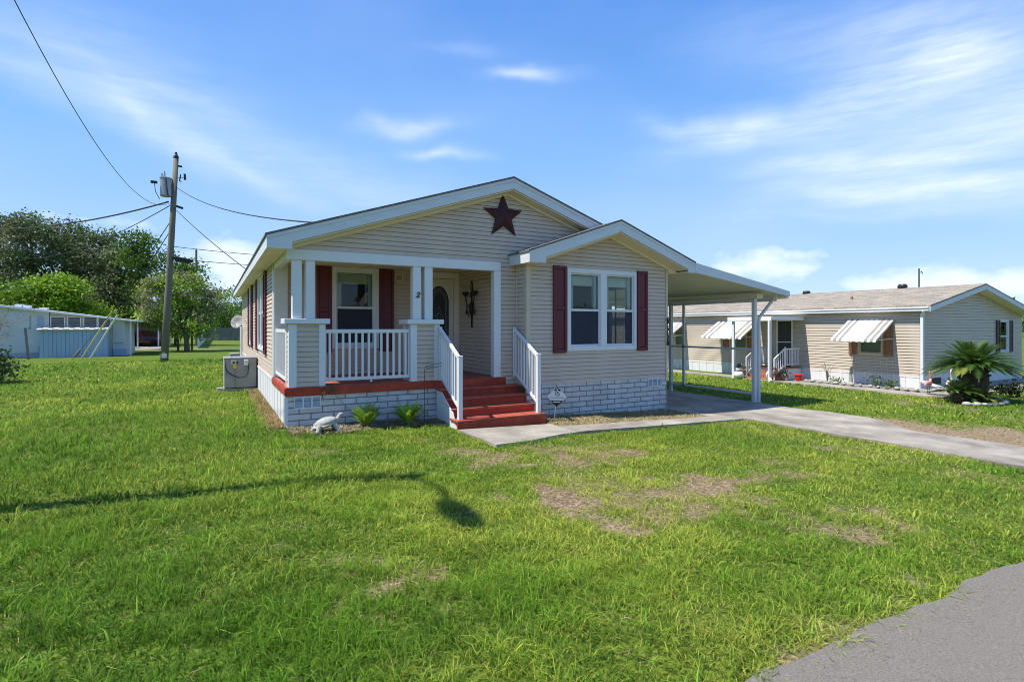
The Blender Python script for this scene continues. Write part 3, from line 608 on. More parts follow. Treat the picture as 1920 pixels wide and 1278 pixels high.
def shutter(parent, axis, fix, sgn, a0, a1, z0, z1, rail, m=None):
    s = MB(); st = .055
    def bx(mb, p0, p1, d0, d1, q0, q1):
        y0, y1 = fix + sgn * d0, fix + sgn * d1
        return mb.box(p0, p1, y0, y1, q0, q1) if axis == 'u' else mb.box(y0, y1, p0, p1, q0, q1)
    bx(s, a0, a0 + st, .0, .045, z0, z1); bx(s, a1 - st, a1, .0, .045, z0, z1)
    for c0, c1 in ((z0, z0 + .08), (rail - .035, rail + .035), (z1 - .07, z1)): bx(s, a0 + st, a1 - st, .0, .044, c0, c1)
    bx(s, a0 + st, a1 - st, .0, .022, z0 + .08, rail - .035); bx(s, a0 + st, a1 - st, .0, .022, rail + .035, z1 - .07)
    return s.build('shutter', m or M['shutter'], parent, bevel=.006)
window(house, 'u', BV, -1, (H_bl, H_br), (5.53, 7.47, 1.215, 3.0), 2.10, M['white'], 2.2, blind=1, side_open=True)
shutter(house, 'u', BV - .012, -1, 5.167, 5.50, 1.18, 3.03, 2.13); shutter(house, 'u', BV - .012, -1, 7.485, 7.80, 1.185, 3.03, 2.13)
window(house, 'u', AV, -1, (H_pw,), (1.168, 2.20, 1.25, 3.055), 2.16, M['white'], 1.4, blind=1)
shutter(house, 'u', AV - .012, -1, .845, 1.160, 1.17, 3.05, 2.1); shutter(house, 'u', AV - .012, -1, 2.208, 2.54, 1.18, 3.05, 2.1)
window(house, 'v', 0, -1, ((4.42, 5.33, 1.22, 3.0), (5.42, 6.33, 1.22, 3.0)), (4.33, 6.42, 1.13, 3.045), 2.1, M['white'], 1.2, blind=1)
shutter(house, 'v', -.012, -1, 3.78, 4.31, 1.08, 3.045, 2.0); shutter(house, 'v', -.012, -1, 6.44, 6.95, 1.08, 3.045, 2.0)
window(house, 'v', 0, -1, (H_s2,), (9.23, 10.40, 1.13, 3.045), 2.1, M['white'], 1.2, blind=1)
shutter(house, 'v', -.012, -1, 8.74, 9.21, 1.08, 3.045, 2.0); shutter(house, 'v', -.012, -1, 10.42, 10.88, 1.08, 3.045, 2.0)

# front door with an oval-topped light ------------------------------
dr_ = MB(); dr_.box(3.14, 3.30, AV - .035, AV + .05, .70, 3.05); dr_.box(4.045, 4.188, AV - .035, AV + .05, .70, 3.05); dr_.box(3.30, 4.045, AV - .034, AV + .05, 2.90, 3.05); dr_ = dr_.build('door_frame', M['door'], house, bevel=.006)
DC, DA, DZ0, DZ1 = 3.66, .255, 1.52, 2.30        # light centre, half width, straight sides then a half round top
arch = [(DC - DA, DZ0), (DC + DA, DZ0)] + [(DC + DA * math.cos(a), DZ1 + .42 * math.sin(a)) for a in np.linspace(0, math.pi, 19)]
def ring(mb, outer, inner, y0, y1):
    n = len(outer); v = [(p[0], y0, p[1]) for p in outer] + [(p[0], y0, p[1]) for p in inner] + [(p[0], y1, p[1]) for p in outer] + [(p[0], y1, p[1]) for p in inner]
    f = []
    for i in range(n):
        j = (i + 1) % n; f += [(i, j, n + j, n + i), (2 * n + i, 3 * n + i, 3 * n + j, 2 * n + j), (i, 2 * n + i, 2 * n + j, j), (n + i, n + j, 3 * n + j, 3 * n + i)]
    return mb.add(v, f)
def scale_poly(pl, k, c=(DC, 2.05)): return [(c[0] + (x - c[0]) * (k), c[1] + (z - c[1]) * (1 - (1 - k) * .55)) for x, z in pl]
ds = MB(); ds.box(3.31, 4.035, AV + .005, AV + .045, .72, 2.89); ds = ds.build('door', M['door'], house)
rgm = MB(); ring(rgm, scale_poly(arch, 1.14), arch, AV - .018, AV + .006); ring(rgm, scale_poly(arch, 1.34), scale_poly(arch, 1.28), AV - .004, AV + .006); rgm.build('door_moulding', M['door'], ds)
gp = MB(); gp.prism(scale_poly(arch, 1.0), 'y', AV - .003, AV + .004); gp.build('door_glass', M['bronze'], ds)
le = MB(); ring(le, scale_poly(arch, .82), scale_poly(arch, .78), AV - .008, AV - .0035); ring(le, scale_poly(arch, .66), scale_poly(arch, .63), AV - .008, AV - .0035)
for sx_ in (-1, 1):
    for a, b in (((0, 1.72), (.09, 1.98)), ((.09, 1.98), (0, 2.22)), ((0, 1.86), (.05, 1.98)), ((.05, 1.98), (0, 2.1))): le.bar((DC + sx_ * a[0], AV - .006, a[1]), (DC + sx_ * b[0], AV - .006, b[1]), .014, .005)
le.build('lead_came', M['lead'], ds)
hd = MB(); hd.ball((3.41, AV - .06, 1.62), .032); hd.tube([(3.41, AV + .005, 1.62), (3.41, AV - .06, 1.62)], .014); hd.build('door_handle', M['bronze'], ds, smooth=True)
# small wall vent by the porch window
vb = MB(); vb.box(2.572, 2.594, AV - .05, AV - .012, 2.78, 2.955); vb.box(2.738, 2.76, AV - .05, AV - .012, 2.78, 2.955); vb.box(2.594, 2.738, AV - .05, AV - .012, 2.78, 2.80); vb.box(2.594, 2.738, AV - .05, AV - .012, 2.935, 2.955); vb = vb.build('wall_vent', M['soffit'], house)
h_ = MB(); 
for i in range(5): h_.bar((2.594, AV - .024, 2.82 + i * .025), (2.738, AV - .024, 2.82 + i * .025), .03, .004, (0, .6, 1))
h_.build('louvre', M['siding_trim'], vb)
# pipe strap at the far corner of the side wall
MB().tube([(-.06, 15.7, .1), (-.06, 15.7, 1.75)], .045).build('conduit', M['alu'], house)

# ================================================================== things on and round the house
def star(c, r, y):
    m = MB(); v = [(c[0], y - .13, c[1])]; 
    for i in range(10):
        a = math.pi / 2 + i * math.pi / 5 + .03; k = r if i % 2 == 0 else r * .40; v.append((c[0] + k * math.cos(a), y - (.012 if i % 2 == 0 else .045), c[1] + k * math.sin(a)))
    n = len(v); v += [(p[0], y, p[2]) for p in v[1:]]
    f = [(0, 1 + i, 1 + (i + 1) % 10) for i in range(10)] + [(1 + i, 11 + i, 11 + (i + 1) % 10, 1 + (i + 1) % 10) for i in range(10)]
    m.add(v, f); return m
tag(star((4.205, 4.04), .485, -.014).build('wall_star', M['star'], None), 'large dark maroon metal star hung high on the front gable', 'star')

# wrought iron candle sconce hanging on the porch side wall
sc = thing('candle_sconce', 'tall black iron candle sconce hanging on the porch side wall', 'wall sconce', (AU - .03, 1.48, 1.75))
b_ = MB(); X = AU - .035; cv = 1.46
b_.box(X - .012, X + .008, cv - .022, cv + .022, 1.72, 2.42); b_.tube([(X, cv - .03, 2.45), (X, cv - .045, 2.72), (X, cv, 2.80), (X, cv + .045, 2.72), (X, cv + .03, 2.45)], .012); b_.ball((X - .02, cv, 2.16), (.03, .075, .15)); b_.ball((X - .015, cv, 2.47), (.02, .06, .06)); b_.build('backplate', M['black'], sc)
for s in (-1, 1):
    a_ = MB(); a_.tube([(X, cv + s * .03, 2.30), (X - .03, cv + s * .13, 2.20), (X - .05, cv + s * .24, 2.38), (X - .05, cv + s * .25, 2.46)], .011); a_.tube([(X, cv, 2.0), (X - .03, cv + s * .10, 1.96), (X - .03, cv + s * .16, 2.12), (X - .05, cv + s * .19, 2.30)], .008)
    a_.build('arm', M['black'], sc); MB().lathe([(.02, 0), (.06, .03), (.075, .10), (.06, .11)], (X - .05, cv + s * .25, 2.45), 10).build('candle_cup', M['black'], sc)
    MB().tube([(X - .04, cv + s * .2, 2.40), (X - .04, cv + s * .2, 2.13)], .006).ball((X - .04, cv + s * .2, 2.08), (.03, .045, .06)).build('pendant', M['black'], sc)

# figures made from Blender's own lettering
def text_mesh(body, size, depth, shear=0, bold=0):
    cu = bpy.data.curves.new('t', 'FONT'); cu.body = body; cu.size = size; cu.extrude = depth; cu.align_x = 'CENTER'; cu.align_y = 'CENTER'; cu.shear = shear; cu.offset = bold
    o = bpy.data.objects.new('t', cu); COL.objects.link(o); dg = bpy.context.evaluated_depsgraph_get(); dg.update()
    me = bpy.data.meshes.new_from_object(o.evaluated_get(dg)); bpy.data.objects.remove(o); return me
def lettering(name, body, size, loc, m, parent=None, depth=.004, shear=0, bold=0, rot=None):
    me = text_mesh(body, size, depth, shear, bold); me.transform(Matrix.Translation(loc) @ (rot or Matrix.Rotation(R(90), 4, 'X'))); me.materials.clear()
    return link_mesh(name, me, m, parent)
tag(lettering('house_number', '2', .145, (2.345, -.012, 2.345), M['green_num'], None, .006, .35, .006), 'small dark green numeral fixed to the porch post', 'house number')
# wavy wire in place of the upright house number on the bay corner
o = MB(); cx_, cy_ = BR + .02, BV - .045
pts = [(cx_ + .02 * math.sin(i * 1.1), cy_, 1.30 + i * .03) for i in range(22)]; o.tube(pts, .012, 6); pts = [(cx_ - .03 * math.sin(i * 1.1), cy_ - .01, 1.32 + i * .03) for i in range(21)]; o.tube(pts, .009, 6)
for z in (1.34, 1.9): o.tube([(cx_ + .035 * math.cos(a), cy_ - .012, z + .045 * math.sin(a)) for a in np.linspace(0, 2 * math.pi, 14)], .010, 6)
tag(o.build('number_stand_in', M['black'], None), 'black iron scroll standing in for the house number on the bay corner', 'house number stand-in')

# small flag standing inside the porch window
fl = thing('flag', 'small striped flag leaning in the porch window', 'flag', (1.83, AV + .12, 2.17))
wv = []
def flag_strip(i, n):
    m = MB(); v = []
    for k in range(9):
        t_ = k / 8; x = 1.80 + .21 * t_; zt = 2.56 - .05 * t_ ** 2; sag = .30 * (1 - t_) ** 1.4
        for s in (i / n, (i + 1) / n): v.append((x - .02 + .04 * s * (1 - t_), AV + .10 + .012 * math.sin(k * 1.3), zt - sag - s * (.14 + .06 * t_)))
    m.add(v, [(2 * k, 2 * k + 1, 2 * k + 3, 2 * k + 2) for k in range(8)]); return m
for i in range(7): flag_strip(i, 7).build('stripe', M['flag_red' if i % 2 else 'flag_white'], fl)
MB().add([(1.90, AV + .095, 2.50), (2.0, AV + .095, 2.535), (2.0, AV + .095, 2.64), (1.92, AV + .095, 2.58)], [(0, 1, 2, 3)]).build('canton', M['flag_blue'], fl)
MB().tube([(2.015, AV + .1, 2.19), (2.015, AV + .1, 2.66)], .006).build('staff', M['black'], fl)

# air conditioner beside the side wall
ac = thing('air_conditioner', 'grey outdoor air conditioner cabinet against the side wall', 'air conditioner', (-.44, 7.0, 0))
MB().box(-.86, -.02, 6.60, 7.5, -.05, .05).build('base_slab', M['concrete'], ac)
MB().box(-.84, -.045, 6.6, 7.45, .07, .87).build('cabinet', M['steel'], ac, bevel=.012)
MB().box(-.855, -.03, 6.585, 7.465, .87, .895).build('lid', M['steel_light'], ac, bevel=.006)
g_ = MB()
for i in range(22): g_.box(-.852, -.842, 6.66, 7.4, .13 + i * .033, .142 + i * .033)
g_.build('grille', M['steel'], ac)
MB().box(-.58, -.575, 6.592, 6.6, .09, .85).build('panel_seam', M['black'], ac)
p_ = MB().box(-.68, -.56, 6.59, 6.599, .72, .835).build('info_plate', M['label'], ac); MB().box(-.635, -.585, 6.583, 6.589, .73, .79).build('switch', M['black'], ac)
MB().box(-.54, -.50, 6.583, 6.599, .73, .78).build('switch', M['black'], ac)
MB().box(-.63, -.545, 6.588, 6.599, .60, .705).build('warning_label', M['yellow'], ac); MB().box(-.36, -.255, 6.50, 6.598, .68, .835).build('disconnect_box', M['label'], ac, bevel=.008)
MB().tube([(-.81, 6.57, .80), (-.815, 6.56, .64), (-.76, 6.55, .52), (-.64, 6.54, .42), (-.48, 6.53, .35), (-.34, 6.53, .36), (-.27, 6.53, .45), (-.25, 6.54, .62), (-.24, 6.55, .74)], .014, 8).build('cable', M['cable'], ac, smooth=True)
tag(MB().box(-1.02, -.87, 6.5, 6.66, -.02, .10).build('paver_block', M['rock'], None, bevel=.015), 'pale block on the grass at the corner of the air conditioner', 'block')

# carport
cp = thing('carport', 'white aluminium carport with sloping roof beside the bay', 'carport', (10.7, 2, -.3))
CU0, CU1 = ER + .004, 12.545
def ctop(u): return 3.262 - (u - 8.94) * .157
def cbot(u): return ctop(u) - .20 + (u - 8.94) * .018
w = MB(); w.prism([(CU0, ctop(CU0)), (CU1, ctop(CU1)), (CU1, ctop(CU1) - .03), (CU0, ctop(CU0) - .03)], 'y', -.83, 6.2); w.build('roof_sheet', M['alu'], cp)
w = MB()
for i in range(23): w.prism([(8.64, ctop(8.64) - .165), (CU1 - .1, ctop(CU1 - .1) - .13), (CU1 - .1, ctop(CU1 - .1) - .118), (8.64, ctop(8.64) - .15)], 'y', -.80 + i * .305, -.80 + i * .305 + .296)
w.build('roof_pan', M['pan'], cp)
w = MB(); w.prism([(CU0, ctop(CU0) - .0), (CU1, ctop(CU1)), (CU1, ctop(CU1) - .135), (CU0, ctop(CU0) - .235)], 'y', -.86, -.832); w.build('front_fascia', M['fascia'], cp)
w = MB(); w.box(CU1 - .10, CU1, -.83, 6.2, 2.50, ctop(CU1) - .032); w.box(CU1 - .14, CU1 - .102, -.55, 6.2, 2.44, 2.60); w.build('gutter', M['alu'], cp, bevel=.008)
w = MB(); w.box(11.60, 11.86, -.55, 6.2, 2.50, 2.615); w.build('beam', M['pan'], cp)
for v in (-.37, 2.67, 5.7): MB().box(11.68, 11.78, v - .05, v + .05, -.40, 2.50).build('post', M['alu_grey'], cp, bevel=.006)
MB().box(11.70, 11.76, 2.10, 2.17, -.10, 2.44).build('mullion', M['alu_grey'], cp)
for z in (-.10, 1.10, 2.42): MB().box(11.70, 11.76, -.318, 2.618, z, z + .055).build('rail', M['alu_grey'], cp)
w = MB(); w.bar((12.46, -.45, 2.53), (11.86, -.42, 1.98), .075, .06); w.bar((11.855, -.42, 2.0), (11.855, -.42, -.36), .075, .06); w.build('downspout', M['alu_grey'], cp, bevel=.006)

# concrete turtle
tt = MB(); TX, TY, TZ = .56, -.62, g1(.56)
yaw = Matrix.Rotation(R(8), 3, 'Z')
def tp(x, y, z): q = yaw @ Vector((x, y, z)); return (TX + q.x, TY + q.y, TZ + q.z)
tt.ball(tp(-.02, 0, .16), (.185, .14, .085), 20, 12, Matrix.Rotation(R(-14), 3, 'Y').to_quaternion()); tt.ball(tp(-.03, 0, .12), (.205, .155, .030), 20, 10, Matrix.Rotation(R(-12), 3, 'Y').to_quaternion())
tt.tube([tp(.12, 0, .15), tp(.18, 0, .19), tp(.205, 0, .245)], [.055, .045, .038], 10); tt.ball(tp(.225, 0, .265), (.052, .036, .034), 12, 8, Matrix.Rotation(R(-18), 3, 'Y').to_quaternion())
for x, y, a in ((.12, .11, .06), (.10, -.12, .06), (-.15, .11, -.05), (-.15, -.12, -.05)): tt.tube([tp(x, y * .8, .12), tp(x + a * .5, y, .06), tp(x + a, y * 1.1, .012)], [.045, .038, .042], 8); tt.ball(tp(x + a + .02, y * 1.1, .012), (.05, .036, .018), 8, 6)
tt.tube([tp(-.20, 0, .08), tp(-.25, 0, .05)], [.025, .01], 6)
tag(tt.build('turtle_statue', M['stone'], None, remesh=.0085), 'pale concrete turtle statue with raised head before the porch skirting', 'statue')

# yard sign
sg = thing('yard_sign', 'small diamond security sign on a stake before the bay skirting', 'sign', (4.97, -.80, g1(4.97)))
SY = -.80; sgr = Matrix.Rotation(R(-12), 4, 'Z') @ Matrix.Rotation(R(4), 4, 'Y')
def sp_(pl, y0, y1):
    m = MB(); m.prism(pl, 'y', y0, y1); m.v = [tuple(Matrix.Translation((5.03, SY, .295)) @ sgr @ Vector(p)) for p in m.v]; return m
octo = [(-.215, .02), (-.06, .17), (.06, .17), (.215, .02), (.06, -.135), (0, -.185), (-.06, -.135)]
plate = sp_(octo, -.004, .004).build('sign_plate', M['white'], sg)
sp_([(-.082, .135), (-.055, .172), (-.012, .172), (-.012, .135)], -.0075, -.0045).build('dark_band', M['black'], plate); sp_([(.012, .135), (.012, .172), (.055, .172), (.082, .135)], -.0075, -.0045).build('dark_band', M['black'], plate)
sp_([(-.14, -.06), (.14, -.06), (.06, -.135), (0, -.187), (-.06, -.135)], -.0075, -.0045).build('dark_band', M['black'], plate)
sp_([(-.085, -.077), (.085, -.077), (.072, -.098), (-.072, -.098)], -.0100, -.0078).build('pale_strip', M['white'], plate)
lg = MB()
lg.tube([(.033 * math.cos(a) - .01, -.006, .085 + .033 * math.sin(a)) for a in np.linspace(.4, 5.9, 16)], .006, 5); lg.tube([(.03 * math.cos(a) + .022, -.006, .065 + .03 * math.sin(a)) for a in np.linspace(-2.2, 2.4, 14)], .006, 5)
lg.v = [tuple(Matrix.Translation((5.03, SY, .295)) @ sgr @ Vector(p)) for p in lg.v]; lg.build('emblem', M['bronze'], plate)
tx = MB()
for i in range(13): 
    x = -.14 + i * .023; h = .013 + .010 * ((i * 7) % 3) / 2; tx.box(x, x + .014, -.0075, -.0045, -.013, -.013 + h)
tx.v = [tuple(Matrix.Translation((5.03, SY, .295)) @ sgr @ Vector(p)) for p in tx.v]; tx.build('faint_print', M['steel'], plate)
MB().bar((5.035, SY + .006, .46), (4.965, SY + .01, g1(5) - .1), .018, .012).build('stake', M['alu'], sg)
MB().ball((5.037, SY, .50), .018, 8, 6).build('stake_tip', M['black'], sg)

# garden hook
hk = MB(); hk.tube([(2.37, -.32, -.08), (2.375, -.32, .93), (2.40, -.32, .99), (2.60, -.26, 1.02), (2.76, -.22, 1.04)], .006, 6); hk.tube([(2.39, -.32, .93), (2.6, -.26, .965), (2.75, -.22, .98)], .005, 6); hk.tube([(2.46, -.31, 1.045), (2.43, -.31, 1.06), (2.41, -.31, 1.04)], .004, 5)
tag(hk.build('garden_hook', M['bronze'], None), 'thin dark metal garden hook standing before the right porch pier', 'garden hook')

# ================================================================== planting close to the house
def blades(N, u, v, z, h, wdt, lean, col, seg=1, tilt=None):
    """N grass blades: 5 points, 3 triangles each."""
    a = rng.uniform(0, 2 * math.pi, N); ca, sa = np.cos(a), np.sin(a)
    b = a + math.pi / 2 + rng.normal(0, .5, N); lx, ly = np.cos(b) * lean * h, np.sin(b) * lean * h
    base = np.stack([u, v, z], 1); W = np.stack([ca * wdt, sa * wdt, np.zeros(N)], 1) / 2
    mid = base + np.stack([lx * .38, ly * .38, h * .62], 1); tip = base + np.stack([lx, ly, h * np.clip(1.02 - .28 * lean, .25, 1)], 1)
    V = np.empty((N, 5, 3)); V[:, 0] = base - W; V[:, 1] = base + W; V[:, 2] = mid - W * .8; V[:, 3] = mid + W * .8; V[:, 4] = tip
    Fx = np.array([[0, 1, 2], [1, 3, 2], [2, 3, 4]])[None] + 5 * np.arange(N)[:, None, None]
    C = np.repeat(col, 5, 0)
    return V.reshape(-1, 3), Fx.reshape(-1, 3), C
def keep_lawn(u, v):
    k = v > -8.25 + .20 * (fbm(u * 1.1, 0 * u + 5, 12) - .5) + .08 * (fbm(u * 5.2, .5 * u, 13) - .5) - .07 * rng.uniform(0, 1, len(u)) ** 3
    k &= ~((u > -.02) & (u < 8.7) & (v > -.02) & (v < 16.1))                       # house
    k &= ~((u > 4.5) & (u < 8.45) & (v > -.5) & (v < .1))
    k &= ~((u > 2.66) & (u < 4.6) & (v > -1.35) & (v < 0))                          # steps
    k &= ~((u > 4.5) & (u < 9.1) & (v > -2.17 + .05 * np.sin(u * 5)) & (v < -1.6)); k &= ~((u > 2.62) & (u < 4.6) & (v < -1.3) & (v > -2.68 + .25 * (u - 2.66) + .06 * np.sin(u * 9)))   # walk
    k &= ~((u > 9.06 + .12 * (vnoise(v * 2.1, 3 + 0 * v, 4) - .5)) & (u < 11.80 + .30 * (fbm(v * 1.6, 2 + 0 * v, 5) - .5) - .85 * np.clip((-3.3 - v) / 1.2, 0, 1)) & (v < -.4)); k &= ~((u > 8.4) & (u < 11.95) & (v > -1.4) & (v < 6))
    k &= ~((u > 2.6) & (u < 8.5) & (v > -1.62) & (v < 0)); k &= ~((u > -.02) & (u < 2.75) & (v > -.62 - .18 * np.sin(u * 2.2)) & (v < 0))   # mulch beds
    k &= ~((u > -.9) & (u < 0) & (v > 6.5) & (v < 7.55)); k &= ~((u > -4) & (u < -2.95) & (np.abs(v - 21.98) < .2) & False)
    k &= ~((u > 17.4) & (v > -2.4) & (u < 30)); k &= ~((v > 37.2) & (v < 40.9))
    return k
RINGS = [(2.2, 4.2, 4200, .0062, .85), (4.2, 6.5, 2500, .0075, .85), (6.5, 9.5, 1250, .0100, .85), (9.5, 14, 560, .0140, .9), (14, 21, 190, .024, 1.05), (21, 34, 70, .042, 1.1)]
GV, GF, GC, off = [], [], [], 0
for (r0, r1, den, wd, hk_) in RINGS:
    a0, a1 = HEAD - R(74), HEAD + R(62); N = int(den * .5 * (r1 ** 2 - r0 ** 2) * (a1 - a0))
    r = np.sqrt(rng.uniform(r0 ** 2, r1 ** 2, N)); a = rng.uniform(a0, a1, N); u = CAMU + r * np.sin(a); v = CAMV + r * np.cos(a)
    k = keep_lawn(u, v); u, v, r = u[k], v[k], r[k]
    d = dry(u, v); clump = fbm(u * 5.5, v * 5.5, 41, 3); tuft = fbm(u * 1.9, v * 1.9, 45); tuft2 = fbm(u * .6, v * .6, 51)
    k = rng.uniform(0, 1, len(u)) > np.clip(d * 1.12 - .05, 0, .90) + .45 * np.clip(.42 - clump, 0, 1) * 2.2
    u, v, d, clump, tuft, tuft2, r = u[k], v[k], d[k], clump[k], tuft[k], tuft2[k], r[k]; N = len(u)
    left = np.clip((1.4 - u) / 4.0, 0, 1) * np.clip((6 - v) / 6, .35, 1)                    # the lawn is longer and darker on the left
    h = (.022 + .075 * np.clip(clump * 1.9 - .6, 0, 1) + .03 * np.clip(tuft * 2 - .8, 0, 1)) * rng.uniform(.55, 1.4, N) * (1 + .65 * left) * (1 - .5 * d) * hk_
    lean = rng.uniform(.35, 2.3, N) * (1 + .3 * d) * (1 - .25 * left)
    g0 = np.array([.048, .122, .010]); g1c = np.array([.155, .310, .025]); g2 = np.array([.41, .44, .075]); st0 = np.array([.40, .32, .18])
    q = np.clip(rng.uniform(-.15, .75, N) + .9 * (clump - .5) + 1.3 * (tuft - .5), 0, 1)[:, None]
    c = g0 * (1 - q) + g1c * q; y = np.clip(rng.uniform(-.55, .55, N) + 2.2 * (tuft2 - .48) * (1 - .4 * left) + .30 * (1 - left) - .18 + .5 * d, 0, .9)[:, None]; c = c * (1 - y) + g2 * y
    s_ = (rng.uniform(0, 1, N) < .012 + .55 * d)[:, None]; c = np.where(s_, st0 * rng.uniform(.6, 1.2, N)[:, None], c) * rng.uniform(.65, 1.3, N)[:, None]; lean = np.where(s_[:, 0], lean * 1.6 + .8, lean); h = np.where(s_[:, 0], np.minimum(h, .035), h)
    V_, F2, C_ = blades(N, u, v, G(u) - .02 + (fbm(u * .8, v * .8, 2) - .5) * .05, h, wd * rng.uniform(.55, 1.3, N), lean, c)
    GV.append(V_); GF.append(F2 + off); GC.append(C_); off += len(V_)
# thatch: dead straw lying flat in the bare patches and thinly through the turf, some blown on to the road edge
N = 90000; r = np.sqrt(rng.uniform(2.3 ** 2, 13 ** 2, N)); a = rng.uniform(HEAD - R(48), HEAD + R(48), N); u = CAMU + r * np.sin(a); v = CAMV + r * np.cos(a); k = keep_lawn(u, v) & (rng.uniform(0, 1, N) < .10 + dry(u, v)); u, v, r = u[k], v[k], r[k]; N = len(u)
c = np.array([[.42, .32, .18], [.30, .21, .12], [.15, .11, .07], [.50, .42, .27]])[rng.integers(0, 4, N)] * rng.uniform(.6, 1.15, N)[:, None]
V_, F2, C_ = blades(N, u, v, G(u) - .022 + (fbm(u * .8, v * .8, 2) - .5) * .05, rng.uniform(.010, .022, N), (.0045 + .0007 * r) * rng.uniform(.6, 1.3, N), rng.uniform(2.5, 5.5, N), c); GV.append(V_); GF.append(F2 + off); GC.append(C_); off += len(V_)
N = 420; u = rng.uniform(0, 8, N); v = -8.27 - np.abs(rng.normal(0, .10, N)); c = np.array([.36, .30, .18]) * rng.uniform(.5, 1.2, N)[:, None]
V_, F2, C_ = blades(N, u, v, G(u) + .018, rng.uniform(.004, .009, N), rng.uniform(.003, .006, N), rng.uniform(2, 6, N), c); GV.append(V_); GF.append(F2 + off); GC.append(C_); off += len(V_)
# taller runners and seed stalks
N = 2600; r = np.sqrt(rng.uniform(2.3 ** 2, 9 ** 2, N)); a = rng.uniform(HEAD - R(48), HEAD + R(48), N); u = CAMU + r * np.sin(a); v = CAMV + r * np.cos(a); k = keep_lawn(u, v) & (dry(u, v) < .4) & (fbm(u * 1.3, v * 1.3, 61) > .46); u, v = u[k], v[k]; N = len(u)
c = np.array([.15, .28, .03]) * rng.uniform(.7, 1.5, N)[:, None]; V_, F2, C_ = blades(N, u, v, G(u) - .02, rng.uniform(.07, .13, N), rng.uniform(.005, .010, N), rng.uniform(.8, 2.0, N), c); GV.append(V_); GF.append(F2 + off); GC.append(C_); off += len(V_)
lawn = mesh_np('lawn_grass', np.concatenate(GV), np.concatenate(GF), M['grass'], None, np.concatenate(GC)); tag(lawn, 'green lawn grass with yellowed patches in front of the house', 'grass', None, 'stuff')

# dry mulch and straw in the beds
def litter(N, fn, cols, hmax, wd):
    u, v = fn(N); N = len(u); c = np.array(cols)[rng.integers(0, len(cols), N)] * rng.uniform(.6, 1.25, N)[:, None]
    return blades(N, u, v, G(u) - .03 + rng.uniform(0, .05, N), rng.uniform(.02, hmax, N), wd * rng.uniform(.6, 1.5, N), rng.uniform(1, 3.2, N), c)
def bed1(N): u = rng.uniform(4.56, 8.5, N); v = rng.uniform(-1.62, -.44, N); k = ~((u > 7.2) & (v > -.75) & (rng.uniform(0, 1, N) < .5)); return u[k], v[k]
def bed2(N): u = rng.uniform(.0, 2.72, N); v = -rng.uniform(0, 1, N) * (.66 + .18 * np.sin(u * 2.2)); return u, v
def bed3(N): v = rng.uniform(-.05, 6.5, N); u = -np.abs(rng.normal(0, .11, N)) - .01; return u, v
V1, F1, C1 = litter(13000, bed1, [(.40, .31, .17), (.48, .40, .24), (.28, .20, .11), (.20, .22, .06)], .06, .012)
V2, F2, C2 = litter(7000, bed2, [(.32, .25, .16), (.42, .36, .25), (.20, .15, .10), (.16, .18, .05)], .05, .012)
V3, F3, C3 = litter(6000, bed3, [(.32, .20, .09), (.40, .29, .15), (.22, .14, .07), (.12, .18, .03)], .07, .012)
FF = [F1, F2 + len(V1), F3 + len(V1) + len(V2)]
tag(mesh_np('dry_mulch', np.concatenate([V1, V2, V3]), np.concatenate(FF), M['straw'], None, np.concatenate([C1, C2, C3])), 'dry straw and mulch in the beds at the foot of the walls', 'mulch', None, 'stuff')
sheet('mulch_bed', [(4.56, -1.585), (9.0, -1.585), (8.5, -.9), (8.43, -.40), (4.56, -.40)], .008, mat('dry mulch earth', (.26, .20, .12), .95, .35, 14, bump=.8, bscale=40, col2=(.42, .34, .2)), 'strip of dry mulch between the bay and the walk', 'flower bed')
sheet('porch_bed', [(.0, -.62), (.7, -.80), (1.5, -.60), (2.2, -.45), (2.70, -.62), (2.72, .02), (.03, .02)], .006, bpy.data.materials['dry mulch earth'], 'strip of earth under the porch skirting', 'flower bed')

# two ferny clumps
def fern(label, u, v, rad, hgt, n, seed):
    rg = random.Random(seed); lm = MB(); z0 = g1(u)
    for i in range(n):
        a = rg.uniform(0, 2 * math.pi); e = rg.uniform(.25, 1.0); L = rad * rg.uniform(.75, 1.15); H = hgt * rg.uniform(.7, 1.1) * (.55 + .45 * e)
        kx, ky = math.cos(a), math.sin(a); out = L * (1 - .75 * (e - .25)); pts = []
        for k in range(8):
            t_ = k / 7; pts.append(Vector((u + kx * (.03 + out * t_ ** 1.3), v + ky * (.03 + out * t_ ** 1.3), z0 + H * (1.25 * t_ - .3 * t_ * t_))))
        base = Vector((.24, .42, .045)) * rg.uniform(.65, 1.35)
        if rg.random() < .15: base = Vector((.30, .32, .05))
        side = Vector((-ky, kx, 0))
        for k in range(7):
            p, q = pts[k], pts[k + 1]; wd = .040 * (1 - (k / 7.5) ** 2) + .005
            for s in (-1, 1):
                for jj in (0, .5):
                    b0 = p.lerp(q, jj); tip = b0 + side * s * wd * 1.5 + (q - p) * .75; tip.z += .006
                    lm.add([b0 - (q - p) * .12, b0 + (q - p) * .42, tip], [(0, 1, 2)], tuple(base * rg.uniform(.8, 1.2)))
        for k in range(7):
            p, q = pts[k], pts[k + 1]; lm.add([p - side * .003, p + side * .003, q + side * .003, q - side * .003], [(0, 1, 2, 3)], (.16, .20, .05))
    th = thing('fern', label, 'fern', (u, v, z0), 'ferns in the porch bed'); lm.build('fronds', M['leaf'], th)
    dr = MB()
    for i in range(16):
        a = rg.uniform(0, 6.28); L = rg.uniform(.14, .30); dr.tube([(u, v, z0 + .04), (u + math.cos(a) * L * .5, v + math.sin(a) * L * .4, z0 + .05), (u + math.cos(a) * L, v + math.sin(a) * L * .7, z0 + .005)], [.006, .007, .003], 4)
    dr.build('dead_stems', M['dead'], th)
